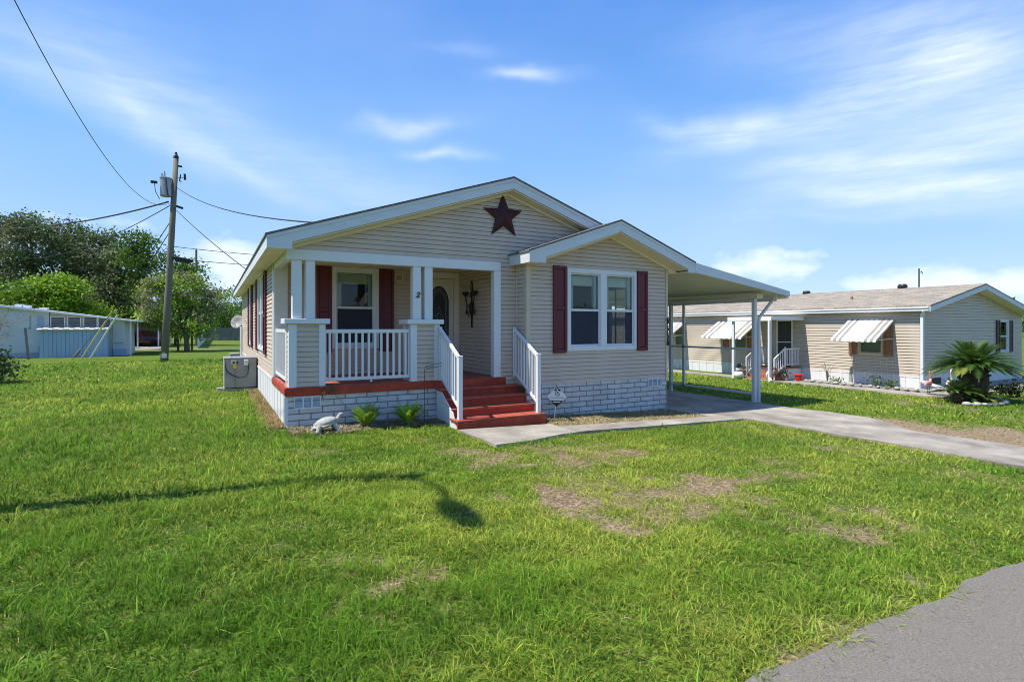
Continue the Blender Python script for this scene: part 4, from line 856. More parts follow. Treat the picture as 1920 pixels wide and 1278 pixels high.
M['dead'] = mat('dead stems', (.30, .24, .17), .9, .3, 20)
fern('bright green fern clump beside the turtle statue', 1.26, -.42, .31, .42, 74, 3); fern('loose pale green fern clump beside the steps', 2.02, -.42, .36, .43, 62, 9)
# a dead sprig caught on the deck rim
dg_ = MB(); rg = random.Random(4)
for i in range(46):
    p = Vector((.70, -.05, .69)); d = Vector((rg.uniform(-1, 1) * .16, rg.uniform(-.10, .0), rg.uniform(-.14, .05))); dg_.tube([p + d * .3, p + d + Vector((0, 0, -.02))], .004, 4)
dg_.tube([(.70, -.06, .64), (.78, -.07, .55), (1.02, -.06, .27)], .004, 4)
tag(dg_.build('dead_sprig', mat('dead sprig', (.26, .13, .05), .9, .3, 20), None), 'brown dead weed sprig hanging on the red deck rim', 'weed')

# ================================================================== trees
def leaves(blobs, n, size, cols, seed, flat=.6, per=26, spread=2.6):
    rg = np.random.default_rng(seed); P_, C_ = [], []
    wts = np.array([b[3] * b[4] * b[5] for b in blobs], float) ** .67; wts /= wts.sum()
    for b, w_ in zip(blobs, wts):
        m = max(20, int(n * w_)); nc = max(6, m // per)
        d = rg.normal(size=(nc, 3)); d /= np.linalg.norm(d, axis=1)[:, None]; rad = rg.uniform(.45, 1.04, nc) ** .6
        cen = np.array(b[:3]) + d * rad[:, None] * np.array(b[3:6]); cc = np.array(cols)[rg.integers(0, len(cols), nc)] * rg.uniform(.55, 1.5, nc)[:, None]
        i = rg.integers(0, nc, m); sp = size * spread
        P_.append(cen[i] + rg.normal(size=(m, 3)) * sp * np.array([1, 1, .6])); C_.append(cc[i] * rg.uniform(.75, 1.3, m)[:, None])
    P = np.concatenate(P_); C = np.concatenate(C_); m = len(P)
    nrm = rg.normal(size=(m, 3)) + np.array([0, 0, flat]); nrm /= np.linalg.norm(nrm, axis=1)[:, None]
    a = np.cross(nrm, rg.normal(size=(m, 3))); a /= np.linalg.norm(a, axis=1)[:, None]; b = np.cross(nrm, a); s = size * rg.uniform(.5, 1.25, m)[:, None]
    V = np.stack([P - a * s, P - b * s * .55, P + a * s, P + b * s * .55], 1).reshape(-1, 3)
    return V, np.arange(4 * m).reshape(-1, 4), np.repeat(C, 4, 0)
def tree(name, label, cat, base, blobs, n, size, cols, seed, tr=.2, group=None, limbs=6, trunk_mat='bark'):
    rg = random.Random(seed); th = thing(name, label, cat, base, group); tb = MB(); B = Vector(base)
    top = max(b[2] for b in blobs); cx = sum(b[0] for b in blobs) / len(blobs); cy = sum(b[1] for b in blobs) / len(blobs)
    fork = B.lerp(Vector((cx, cy, top)), .38)
    tb.tube([B - Vector((0, 0, .2)), B.lerp(fork, .5) + Vector((rg.uniform(-.1, .1), 0, 0)), fork], [tr * 1.15, tr * .9, tr * .75], 9)
    for b in (blobs * 3)[:max(limbs, len(blobs))]:
        e = Vector(b[:3]) + Vector((rg.uniform(-.4, .4) * b[3], rg.uniform(-.4, .4) * b[4], rg.uniform(-.2, .4) * b[5])); m_ = fork.lerp(e, .5) + Vector((0, 0, rg.uniform(.0, .25) * tr * 4))
        tb.tube([fork - Vector((0, 0, tr)), m_, e], [tr * .55, tr * .35, tr * .1], 6)
        for j in range(3):
            e2 = m_.lerp(e, rg.uniform(.2, .9)) ; e3 = e2 + Vector((rg.uniform(-.5, .5) * b[3], rg.uniform(-.5, .5) * b[4], rg.uniform(.0, .5) * b[5])); tb.tube([e2, e3], [tr * .16, tr * .05], 5)
    tb.build('trunk', M[trunk_mat], th, smooth=True)
    V, F, C = leaves(blobs, n, size, cols, seed, .6, 80 if size > .12 else 45, 3.6 if size > .12 else 3.0); mesh_np('crown', V, F, M['leaf'], th, C)
    return th
OAK = [(.062, .10, .032), (.085, .13, .036), (.042, .070, .024), (.12, .155, .06)]
LIME = [(.18, .31, .022), (.23, .36, .03), (.13, .23, .02)]
MID = [(.085, .17, .018), (.12, .22, .026), (.06, .12, .016)]
def at(px, py, v):                                   # pixel -> place in the plane at depth v
    a = (px - 960) / 1011; t = (v - CAMV) / (-a * .4846 + .8748); return CAMU + t * (a * .8748 + .4846), v, CAMZ + t * (613 - py) / 1011
def crown(spec, v, seed, thick=.8):
    rg = random.Random(seed); out = []
    for (x, y, rx, ry) in spec:
        c = at(x, y, v); k = (v - CAMV) / (-((x - 960) / 1011) * .4846 + .8748) / 1011
        out.append((c[0], c[1] + rg.uniform(-1.2, 1.2), c[2], rx * k * .95, rx * k * thick, ry * k))
    return out
oaks = [([(-30, 470, 60, 55), (0, 430, 40, 30), (20, 540, 55, 55)], 60, 'spreading dark oak at the left end of the tree line'),
        ([(60, 460, 50, 50), (55, 425, 35, 22), (40, 520, 45, 50), (100, 520, 40, 45)], 57, 'dark oak with a flat top standing beyond the white trailer'),
        ([(120, 430, 38, 24), (100, 465, 48, 40), (150, 470, 45, 45), (140, 530, 50, 50)], 62, 'tallest dark oak with open gaps above the white trailer'),
        ([(190, 478, 42, 36), (205, 450, 22, 16), (185, 540, 48, 55)], 59, 'dark oak with dense crown between the tall oak and the bright tree'),
        ([(228, 500, 36, 40), (222, 560, 34, 50), (240, 590, 30, 30)], 55, 'grey green oak whose crown hangs over the trailer roof end'),
        ]
for i, (spec, v, lab) in enumerate(oaks):
    bx_ = crown(spec, v, i); tree('oak_tree', lab, 'tree', (bx_[0][0], v, 0), bx_, 8500, .16, OAK + [(.12, .14, .07)], 100 + i, .45, 'oaks beyond the left trailer')
def T_(name, lab, spec, v, n, size, cols, seed, tr=.18, group='trees beyond the lane', base=None):
    b = crown(spec, v, seed); return tree(name, lab, 'tree', base or (b[0][0], v, 0), b, n, size, cols, seed, tr, group)
T_('slender_tree', 'slender bright tree rising in front of the oaks', [(265, 480, 26, 28), (262, 455, 18, 14), (275, 520, 26, 30), (258, 555, 22, 28)], 52, 5000, .16, MID + [(.07, .14, .02)], 31)
T_('leafy_tree', 'mid green tree whose top shows behind the pole', [(330, 500, 30, 22), (345, 520, 34, 20), (370, 525, 20, 18)], 50, 2600, .15, MID, 32)
T_('bushy_tree', 'bright green bushy tree rising behind the white end of the trailer', [(60, 560, 55, 32), (30, 575, 34, 22), (85, 545, 34, 22)], 44, 8000, .14, LIME[1:] + MID[:2], 33)
T_('bushy_tree', 'bright green bushy tree rising behind the four trailer windows', [(120, 548, 34, 28), (105, 530, 20, 14), (150, 582, 40, 16), (175, 590, 30, 12)], 43, 7000, .13, LIME, 34)
T_('crape_myrtle', 'rounded yellow green tree with grey twigs behind the utility pole', [(300, 560, 40, 40), (345, 545, 50, 36), (385, 565, 36, 36), (330, 600, 50, 32), (372, 608, 30, 24), (285, 590, 24, 24)], 35, 17000, .10, LIME[:2] + [(.21, .27, .05), (.18, .18, .10), (.15, .16, .08)], 35, .16, None, at(352, 660, 34.2)[:2] + (0,))
T_('leafy_tree', 'mid green tree standing over the grey board fence', [(415, 580, 34, 36), (440, 600, 30, 34), (425, 550, 22, 16), (400, 590, 30, 24)], 76, 5200, .16, MID + LIME[:1], 36)
T_('leafy_tree', 'bright green tree touching the far corner of the house eave', [(455, 600, 26, 34), (470, 590, 22, 26), (450, 615, 26, 14)], 80, 3600, .16, MID + LIME[:1], 37)
# ragged bush at the left edge with bare twigs
bb = thing('ragged_bush', 'ragged bush with bare brown twigs at the left edge of the lawn', 'bush', (-7.4, 12.6, 0))
V, F, C = leaves([(-7.45, 12.7, .60, .80, .6, .5), (-6.95, 12.4, .32, .42, .4, .28), (-7.85, 12.8, 1.35, .7, .5, .7)], 3200, .065, OAK + MID[:1] + [(.09, .13, .04)], 77); mesh_np('foliage', V, F, M['leaf'], bb, C)
tw = MB(); rg = random.Random(8)
for i in range(46):
    a = rg.uniform(-1.4, 1.4); L = rg.uniform(.8, 2.0); p = Vector((-7.5, 12.6, .3)); q = p + Vector((math.sin(a) * L * .35, rg.uniform(-.4, .4), L * .95)); e = q + Vector((math.sin(a) * L * .35 + .1, rg.uniform(-.3, .3), rg.uniform(-.1, .45))); tw.tube([p, q, e], [.016, .009, .004], 4)
    for j in range(3): f_ = q.lerp(e, rg.uniform(0, 1)); tw.tube([f_, f_ + Vector((rg.uniform(-.1, .35), rg.uniform(-.2, .2), rg.uniform(-.2, .25)))], [.005, .003], 3)
tw.build('twigs', mat('bush twigs', (.24, .19, .14), .9, .3, 9), bb)

# ================================================================== poles and wires
PX, PY = -3.238, 21.975
def ptop(z): t_ = z / 10.2; return Vector((PX + .50 * t_, PY, z))
up = thing('utility_pole', 'tall leaning wooden utility pole with a grey transformer', 'utility pole', (PX, PY, 0))
MB().tube([ptop(-.4), ptop(3), ptop(6.5), ptop(10.2)], [.175, .16, .14, .115], 14).build('pole', M['wood_pole'], up, smooth=True)
t1 = ptop(8.75); tm_ = MB(); c_ = (t1.x - .36, PY - .10, 8.22)
tm_.lathe([(.22, 0), (.25, .05), (.25, .86), (.27, .88), (.27, .93), (.15, .98), (0.01, .99)], c_, 18); tm_ = tm_.build('transformer', M['steel_light'], up)
b_ = MB(); b_.tube([(c_[0] - .05, c_[1], 9.18), (c_[0] - .05, c_[1], 9.48)], [.05, .025], 8); b_.build('bushing', M['steel'], tm_); MB().tube([(c_[0] - .16, c_[1], 9.15), (c_[0] - .16, c_[1], 9.36)], .03, 8).build('bushing', M['steel'], tm_)
MB().bar((c_[0] - .62, c_[1] - .1, 8.86), (c_[0] - .34, c_[1] - .1, 8.86), .09, .12).build('cutout', M['black'], tm_)
MB().tube([(c_[0] + .02, c_[1] - .26, 9.1), (c_[0] + .06, c_[1] - .275, 8.6), (c_[0] + .12, c_[1] - .26, 8.2)], .03, 6).build('cable', M['cable'], tm_)
MB().tube([(c_[0] - .46, c_[1] - .1, 8.8), (c_[0] - .42, c_[1] - .1, 8.4), (c_[0] - .25, c_[1] - .1, 8.05)], .018, 6).build('cable', M['cable'], tm_)
MB().box(c_[0] + .2, t1.x, PY - .08, PY + .08, 8.5, 8.56).build('bracket', M['steel'], up)
MB().lathe([(.05, 0), (.12, .04), (.12, .14), (.07, .22), (.05, .34)], ptop(10.18), 10).build('insulator', M['black'], up)
MB().bar(ptop(9.86), ptop(9.86) + Vector((.28, 0, -.03)), .08, .08).build('insulator', M['black'], up); MB().bar(ptop(7.85), ptop(7.85) + Vector((.42, 0, -.12)), .10, .10).build('insulator', M['black'], up)
f_ = MB(); p0 = ptop(9.2); f_.bar(p0, p0 + Vector((.48, 0, .12)), .035, .035); f_.build('fuse_arm', M['alu'], up); MB().bar(p0 + Vector((.42, -.02, .28)), p0 + Vector((.44, -.02, -.02)), .10, .08).build('fuse', M['black'], up)
MB().tube([p0 + Vector((.25, -.02, .22)), p0 + Vector((.20, -.02, -.10)), p0 + Vector((.28, -.02, -.14))], .03, 6).build('fuse', M['black'], up)
sl2 = MB(); q0 = ptop(5.12); sl2.tube([q0, q0 + Vector((.2, -.05, .04))], .03, 6); sl2.prism([(q0.x + .15, 5.24), (q0.x + .30, 5.26), (q0.x + .98, 5.12), (q0.x + 1.0, 5.04), (q0.x + .80, 4.95), (q0.x + .24, 5.03)], 'y', PY - .26, PY + .04); sl2.build('lamp_head', M['black'], up, bevel=.02)
MB().box(PX - .1, PX + .12, PY - .19, PY - .15, .2, .42).build('metal_tag', M['alu'], up)
def wire(label, pts, r, n=26, sag=0):
    P = [Vector(p) for p in pts]
    if len(P) == 2:
        a, b = P; P = [a.lerp(b, i / n) - Vector((0, 0, 4 * sag * (i / n) * (1 - i / n))) for i in range(n + 1)]
    m = MB(); m.tube(P, r, 5); return tag(m.build('overhead_wire', M['cable'], None, smooth=True), label, 'overhead wire', 'overhead wires')
A0 = Vector((ptop(7.95).x - .12, PY, 7.95))
Z2 = Vector((-4.5, -2.72, 9.15)); P = []
for i in range(31):
    t_ = 24.7 * i / 30; P.append((A0.x + (Z2.x - A0.x) * i / 30, A0.y + (Z2.y - A0.y) * i / 30, 7.95 - .282 * t_ + .01335 * t_ * t_))
wire('long sagging wire rising from the transformer pole to the top left of the sky', P, .0095)
wire('thick twisted wire running left from the transformer over the oaks', [A0 + Vector((-.1, 0, .05)), at(-70, 428, 36)], .040, sag=.5)
wire('thin wire dipping left below the thick one towards the oaks', [A0 + Vector((-.05, 0, -.15)), at(20, 482, 60)], .022, sag=1.0)
wire('wire falling from the pole straight to the house eave', [ptop(7.75), (.02, 13.2, 3.95)], .018, sag=.10)
wire('service wire landing high on the front left roof slope', [ptop(8.75) + Vector((.1, 0, 0)), (.75, .6, 3.68)], .016, sag=.34)
wire('upper of the two low wires passing behind the eave', [ptop(5.78), (1.9, 19.6, 5.30)], .016, sag=.04)
wire('lower of the two low wires reaching past the black lamp head', [ptop(5.15) + Vector((.85, -.1, -.02)), (1.9, 19.6, 4.80)], .016, sag=.04)
# guy wires with guards
for i, (px, lab, c) in enumerate([(152, 'left guy wire with a yellow guard tube in the grass', 'yellow'), (168, 'right guy wire with a pale guard tube in the grass', 'label')]):
    g = at(px, 672, 27.5); g = Vector((g[0], 27.5, -.05)); topp = ptop(7.2 - .5 * i); gw = thing('guy_wire', lab, 'guy wire', g, 'guy wires of the utility pole')
    MB().tube([g, topp], .020, 5).build('cable', M['cable'], gw); MB().tube([g.lerp(topp, .005), g.lerp(topp, .36)], .040, 7).build('guard', mat('faded yellow guard', (.55, .50, .22), .6, .15, 9) if c == 'yellow' else M['alu'], gw)
g = Vector((at(134, 676, 26.5)[0], 26.5, -.05)); topp = ptop(6.0); gw = thing('guy_wire', 'short grey anchor guard nearest the trailer door with its thin guy wire', 'guy wire', g, 'guy wires of the utility pole'); MB().tube([g, topp], .010, 5).build('cable', M['cable'], gw); MB().tube([g.lerp(topp, .03), g.lerp(topp, .10)], .06, 7).build('guard', M['fence_wood'], gw)
# second pole with a street lamp, just off the left of the picture (its shadow crosses the lawn)
LP = Vector((-4.62, -2.72, 0)); lp = thing('street_lamp', 'wooden pole with a street lamp arm that throws a shadow across the lawn', 'street lamp', LP)
MB().tube([LP - Vector((0, 0, .4)), LP + Vector((0, 0, 10.2))], [.15, .10], 12).build('pole', M['wood_pole'], lp, smooth=True)
MB().tube([LP + Vector((0, 0, 9.9)), LP + Vector((-.05, -.6, 10.3)), LP + Vector((-.14, -1.0, 10.35))], .035, 8).build('lamp_arm', M['steel_light'], lp)
lh = MB(); lh.ball(LP + Vector((-.20, -1.42, 10.33)), (.17, .46, .10), 14, 8); lh.build('lamp_head', M['steel_light'], lp, smooth=True)
# distant poles
dp = at(368, 468, 48); MB_ = MB(); MB_.tube([(dp[0], 48, 0), (dp[0], 48, dp[2])], .09, 8); tag(MB_.build('distant_pole', M['wood_pole'], None), 'thin distant pole rising out of the trees right of the lamp head', 'pole')
dp = at(352, 508, 52); MB_ = MB(); MB_.tube([(dp[0], 52, 0), (dp[0], 52, dp[2])], .10, 8); tag(MB_.build('distant_pole', M['bark'], None), 'short dark stump of pole showing above the rounded tree', 'pole')
dp = at(1723, 503, 30); th = thing('distant_pole', 'weathered pole with hardware showing over the neighbouring ridge', 'pole', (dp[0], 30, 0)); MB().tube([(dp[0], 30, -.3), (dp[0], 30, dp[2])], [.16, .11], 10).build('pole', M['wood_pole'], th)
MB().bar((dp[0], 29.9, dp[2] - .1), (dp[0] - .12, 29.9, dp[2] - .12), .05, .05).build('insulator', M['steel'], th); MB().lathe([(.05, 0), (.09, .05), (.05, .22)], (dp[0] + .45, 29.9, dp[2] - .62), 8).build('fuse', M['black'], th); MB().bar((dp[0], 29.9, dp[2] - .55), (dp[0] + .75, 29.9, dp[2] - .5), .04, .04).build('bracket', M['steel_light'], th); MB().lathe([(.05, 0), (.08, .05), (.05, .30)], (dp[0] + .72, 29.9, dp[2] - .82), 8).build('fuse', M['steel_light'], th)

# ================================================================== the house on the right
NU, NV = 19.365, -.906; NZ = -.33
nb = thing('neighbour_home', 'beige sided home on the right with tan shingle roof and white awnings', 'house', (23.2, 6, NZ))
NRZ = 3.30; NS = .212; NC = 23.2
def nz(u): return NRZ - NS * abs(u - NC)
NE = 16.0; W1 = (.27, 1.0, .79, 1.88); W2 = (5.75, 6.55, .79, 1.88); W3 = (9.3, 9.9, .79, 1.88); ND = (3.62, 4.22, .12, 1.98)
w = MB(); siding(w, 'v', NU, -1, NV, NE, .10, 2.36, (W1, W2, W3, ND), e=.10, lip=.016); w.build('side_wall', M['nb_siding'], nb)
GW = (25.38, 26.12, .80, 1.95)
w = MB(); siding(w, 'u', NV, -1, NU, 27.45, .10, 3.2, (GW,), lo=lambda z: NC - (NRZ - .13 - z) / NS, hi=lambda z: NC + (NRZ - .13 - z) / NS, e=.10, lip=.016); w.build('gable_wall', M['nb_siding'], nb)
w = MB(); w.box(NU, NU + .02, NV + .02, NE, NZ - .1, .10); 
for i in range(40): w.box(NU - .012, NU, NV + .01 + i * .42, NV + .41 + i * .42, NZ - .1, .04)
w.box(NU - .02, NU, NV, NE, .045, .10); w.box(NU, 27.45, NV - .012, NV + .01, NZ - .1, .10); w.box(NU, 27.45, NV - .02, NV - .013, .04, .10); w.build('skirting', M['skirt_white'], nb)
w = MB(); slab(w, NU - .20, NC, nz, NV - .38, NE + .4, .05, .0); slab(w, NC, 27.75, nz, NV - .38, NE + .4, .05, .0); nroof = w.build('roof', M['shingle_tan'], nb)
w = MB(); w.prism([(NU - .20, nz(NU - .20) - .052), (NC, NRZ - .052), (NC, NRZ - .21), (NU - .20, nz(NU - .20) - .21)], 'y', NV - .385, NV - .355); w.prism([(27.75, nz(27.75) - .052), (NC, NRZ - .053), (NC, NRZ - .211), (27.75, nz(27.75) - .21)], 'y', NV - .386, NV - .356)
w.build('rake_board', M['fascia'], nb)
w = MB(); w.box(NU - .25, NU - .19, NV - .35, NE + .4, nz(NU - .20) - .19, nz(NU - .20) - .055); w.box(NU - .28, NU - .252, NV - .35, NE + .4, nz(NU - .20) - .10, nz(NU - .20) - .06); w.build('gutter', M['white'], nb, bevel=.006)
w = MB(); w.box(NU - .185, NU, NV - .354, NE, 2.30, 2.32); w.prism([(NU, nz(NU) - .212), (NC, NRZ - .212), (NC, NRZ - .225), (NU, nz(NU) - .225)], 'y', NV - .354, NV - .01); w.prism([(27.45, nz(27.45) - .212), (NC, NRZ - .212), (NC, NRZ - .225), (27.45, nz(27.45) - .225)], 'y', NV - .354, NV - .01); w.build('soffit', M['soffit'], nb)
w = MB(); w.bar((NU - .22, NV - .20, 2.28), (NU - .10, NV - .12, 2.14), .085, .085); w.bar((NU - .08, NV - .10, 2.18), (NU - .08, NV - .10, -.08), .10, .085); w.bar((NU - .08, NV - .10, -.06), (NU + .05, NV - .75, -.27), .10, .085); w.build('downspout', M['white'], nb, bevel=.008)
def nwin(h, ax, fix, glass='glass'):
    window(nb, ax, fix, -1, (h,), (h[0] - .06, h[1] + .06, h[2] - .06, h[3] + .06), (h[2] + h[3]) / 2, M['siding_trim'] if ax == 'v' else M['white'], .8, glass, False, shade='shade')
nwin(W1, 'v', NU); nwin(W2, 'v', NU); nwin(W3, 'v', NU); nwin(GW, 'u', NV)
for a in ((-.10, .20), (1.07, 1.36), (5.36, 5.68), (6.62, 6.95)): shutter(nb, 'v', NU - .018, -1, a[0], a[1], .74, 1.94, 1.34, M['brown'])
for a in ((25.04, 25.31), (26.19, 26.46)): shutter(nb, 'u', NV - .018, -1, a[0], a[1], .75, 2.0, 1.4, M['dark_brown'])
def awning(v0, v1):
    z0, z1, pr = 2.0, 1.28, 1.16; n = 16; aw = None
    m = MB(); strips = []
    for i in range(n):
        a, b = v0 + (v1 - v0) * i / n, v0 + (v1 - v0) * (i + 1) / n; lift = .012 if i % 2 else 0; tgt = MB() if i in (1, 3, 12, 14) else m
        tgt.prism([(NU - .02, z0 + lift), (NU - pr, z1 + .03 + lift), (NU - pr - .03, z1 - .04 + lift), (NU - pr - .03, z1 - .06 + lift), (NU - pr + .01, z1 + .012 + lift), (NU - .02, z0 - .02 + lift)], 'y', a, b - .004)
        if tgt is not m: strips.append(tgt)
    aw = m.build('window_awning', M['awning'], nb)
    for q_ in strips: q_.build('awning_stripe', M['awning_stripe'], aw)
    for v in (v0, v1 - .02):
        MB().add([(NU - .02, v, z0 - .01), (NU - pr, v, z1 + .01), (NU - pr, v, z1 - .03), (NU - .30, v, z0 - .24), (NU - .02, v, z0 - .06)], [(0, 1, 2, 3, 4)]).build('awning_end', M['awning'], aw)
        MB().bar((NU - .02, v + .01, 1.34), (NU - pr, v + .01, z1 + .0), .018, .018).build('awning_arm', M['white'], aw)
awning(-.14, 1.36); awning(5.09, 7.2); awning(9.17, 10.55)
# entry: flat cover on two posts, steps, railings, door
w = MB(); w.box(17.33, NU - .02, 3.10, 5.02, 2.06, 2.12); w.box(17.29, 17.33, 3.08, 5.04, 1.97, 2.13); w.prism([(17.33, 1.97), (NU - .02, 2.13), (NU - .02, 2.20), (17.33, 2.13)], 'x', 0, 0) if False else None
w.box(17.33, NU - .02, 3.07, 3.10, 2.0, 2.13); w.box(17.33, NU - .02, 5.02, 5.05, 2.0, 2.13); w.build('porch_cover', M['alu'], nb)
for u, v in ((17.42, 4.85), (17.42, 3.22)): MB().box(u - .05, u + .05, v - .05, v + .05, NZ - .1, 2.05).build('porch_post', M['white'], nb, bevel=.008)
w = MB(); w.bar((17.31, 3.16, 2.0), (17.31, 3.16, -.2), .08, .07); w.bar((17.31, 3.16, -.2), (17.2, 3.0, -.30), .08, .07); w.build('downspout', M['white'], nb)
w = MB(); w.box(18.45, NU - .03, 3.2, 4.55, NZ, .10); w.build('porch_platform', M['skirt_white'], nb); w = MB(); w.box(18.40, NU - .025, 3.17, 4.58, .102, .14)
for i in range(3): w.box(18.40 - .27 * (i + 1), 18.40 - .27 * i - .003, 3.42, 4.5, NZ - .05, .10 - .125 * (i + 1) + .02)
w.build('entry_steps', M['brick_red'], nb)
def nrail(v):
    m = MB(); A, B = Vector((18.40, v, .90)), Vector((17.75, v, .50)); C, D = Vector((18.40, v, .26)), Vector((17.75, v, -.16))
    m.bar(A, B, .04, .04); m.bar(C, D, .035, .035); m.box(17.73, 17.77, v - .02, v + .02, NZ, .52); m.box(18.385, 18.425, v - .02, v + .02, .14, .95); m.box(18.425, NU - .05, v - .02, v + .02, .86, .90); m.box(18.425, NU - .05, v - .018, v + .018, .24, .27); r_ = m.build('step_railing', M['white'], nb)
    for i in range(6): p = A.lerp(B, (i + .5) / 6); q = C.lerp(D, (i + .5) / 6); MB().box(p.x - .01, p.x + .01, v - .01, v + .01, q.z, p.z).build('baluster', M['white'], r_)
    for i in range(9): x = 18.47 + i * .10; MB().box(x - .01, x + .01, v - .01, v + .01, .27, .86).build('baluster', M['white'], r_)
nrail(3.26); nrail(4.5)
w = MB(); w.box(NU - .03, NU + .05, 3.55, 3.62, .14, 2.02); w.box(NU - .03, NU + .05, 4.22, 4.29, .14, 2.02); w.box(NU - .03, NU + .05, 3.62, 4.22, 1.97, 2.02); df = w.build('door_frame', M['white'], nb)
w = MB(); w.box(NU - .005, NU + .03, 3.62, 4.22, .14, 1.97); w.build('door', M['bronze'], df); MB().box(NU - .02, NU - .006, 3.62, 4.22, 1.10, 1.14).build('door_bar', M['white'], df)
# roof vents
for (u, v, z, r, h, m_) in ((NC, 1.41, NRZ - .01, .17, .17, 'black'), (NC, 5.43, NRZ - .01, .17, .13, 'black'), (21.0, 2.17, nz(21.0) - .02, .05, .14, 'brown')): MB().lathe([(r, 0), (r, h * .6), (r * .7, h), (.01, h)], (u, v, z), 10).build('roof_vent', M[m_], nroof)

# planting bed along the neighbour's wall, stones edging it
sheet('stone_bed', [(18.55, -1.45), (27, -1.6), (27, -.93), (19.34, -.93), (19.34, 3.1), (18.35, 3.1)], .03, mat('grey bed gravel', (.22, .20, .18), .95, .4, 30, bump=1, bscale=60, col2=(.46, .44, .42)), 'gravel bed along the wall of the neighbouring home', 'flower bed')
rg = random.Random(12)
for i in range(15):
    v = -1.2 + i * .28; u = 18.48 + rg.uniform(-.05, .05); r = rg.uniform(.045, .09)
    if i == 14: v, u = -1.5, 18.9
    o = MB().ball((u, v, NZ + r * .5 + .02), (r * rg.uniform(.8, 1.5), r * rg.uniform(.8, 1.5), r * .8), 8, 5, Matrix.Rotation(rg.uniform(0, 3), 3, 'Z').to_quaternion()).build('edging_stone', M['rock'], None, smooth=True); tag(o, 'pale rounded stone in the row edging the neighbouring gravel bed', 'stone', 'stones edging the gravel bed')
def sago(label, u, v, z0, trunk_h, trunk_r, fl, n, seed, up0=.15):
    rg = random.Random(seed); th = thing('sago_palm', label, 'palm', (u, v, z0), 'sago palms in the lawn')
    tb = MB(); pr = []
    for k in range(9):
        t_ = k / 8; pr.append((trunk_r * (.80 + .28 * math.sin(t_ * 2.6)), trunk_h * t_))
    tb.lathe(pr, (u, v, z0 - .05), 14)
    for i in range(int(90 * trunk_h)):
        a = rg.uniform(0, 6.283); z = z0 + trunk_h * rg.uniform(.05, .98); r = trunk_r * .95; p = Vector((u + r * math.cos(a), v + r * math.sin(a), z)); tb.bar(p, p + Vector((math.cos(a) * .09, math.sin(a) * .09, .05)), .04, .025)
    tb.build('trunk', M['palm_trunk'], th)
    m = MB(); top = Vector((u, v, z0 + trunk_h))
    for i in range(n):
        a = i * 2.39996 + rg.uniform(-.25, .25); f_ = i / n; e = up0 + (1.30 - up0) * f_ ** 1.5; L = fl * rg.uniform(.86, 1.06) * (1 - .22 * f_); h = Vector((math.cos(a), math.sin(a), 0)); pts = []
        for k in range(11):
            t_ = k / 10; pts.append(top + h * (trunk_r * .45 * (1 - f_) + L * math.cos(e * .9) * t_) + Vector((0, 0, L * (math.sin(e) * t_ - (.34 if e < .9 else .20) * t_ ** 2.2))))
        base = Vector((.048, .105, .017)) * rg.uniform(.7, 1.4)
        if f_ < .25 and rg.random() < .35: base = Vector((.22, .24, .05))
        side = Vector((-h.y, h.x, 0))
        for k in range(10):
            p, q = pts[k], pts[k + 1]; d = q - p; dn = d.normalized(); upv = side.cross(dn) * -1
            for j in range(5):
                t_ = (k + j / 5) / 10; w_ = (fl ** .5) * .125 * (math.sin(min(1, t_ * 1.02 + .08) * math.pi) ** .5) + .015; b0 = p + d * (j / 5)
                for s in (-1, 1):
                    tip = b0 + side * s * w_ + dn * w_ * .75 + Vector((0, 0, w_ * .30)); m.add([b0 - d * .10, b0 + d * .10, tip], [(0, 1, 2)], tuple(base * rg.uniform(.8, 1.25)))
            m.add([p - side * .010, p + side * .010, q + side * .008, q - side * .008], [(0, 1, 2, 3)], (.15, .18, .05))
    m.build('fronds', M['leaf'], th)
M['palm_trunk'] = mat('shaggy palm trunk', (.075, .058, .042), .95, .35, 14, bump=.6, bscale=30)
sz = -.33
sago('tall sago palm with a thick dark trunk and wide crown', 17.62, -3.0, sz, .98, .31, 1.25, 120, 5, .0)
sago('small sago palm at the left foot of the tall one', 16.75, -2.95, sz, .30, .14, .62, 34, 6); sago('low sago offset with no trunk beneath the tall crown', 17.05, -3.35, sz, .10, .10, .60, 32, 7, .2); sago('small sago offset right behind the tall trunk', 18.2, -2.9, sz, .12, .10, .50, 24, 8, .2)
rg = random.Random(3)
for i in range(9):
    a = math.pi + .35 + i * .30; u, v = 17.35 + .98 * math.cos(a), -3.08 + .62 * math.sin(a); o = MB().ball((u, v, sz + .02), (.14 * rg.uniform(.7, 1.2), .09, .07 * rg.uniform(.6, 1.1)), 9, 6, Matrix.Rotation(a + 1.57, 3, 'Z').to_quaternion()).build('ring_stone', M['rock'], None, smooth=True); tag(o, 'grey stone in the ring round the sago palms', 'stone', 'stones round the sago palms')
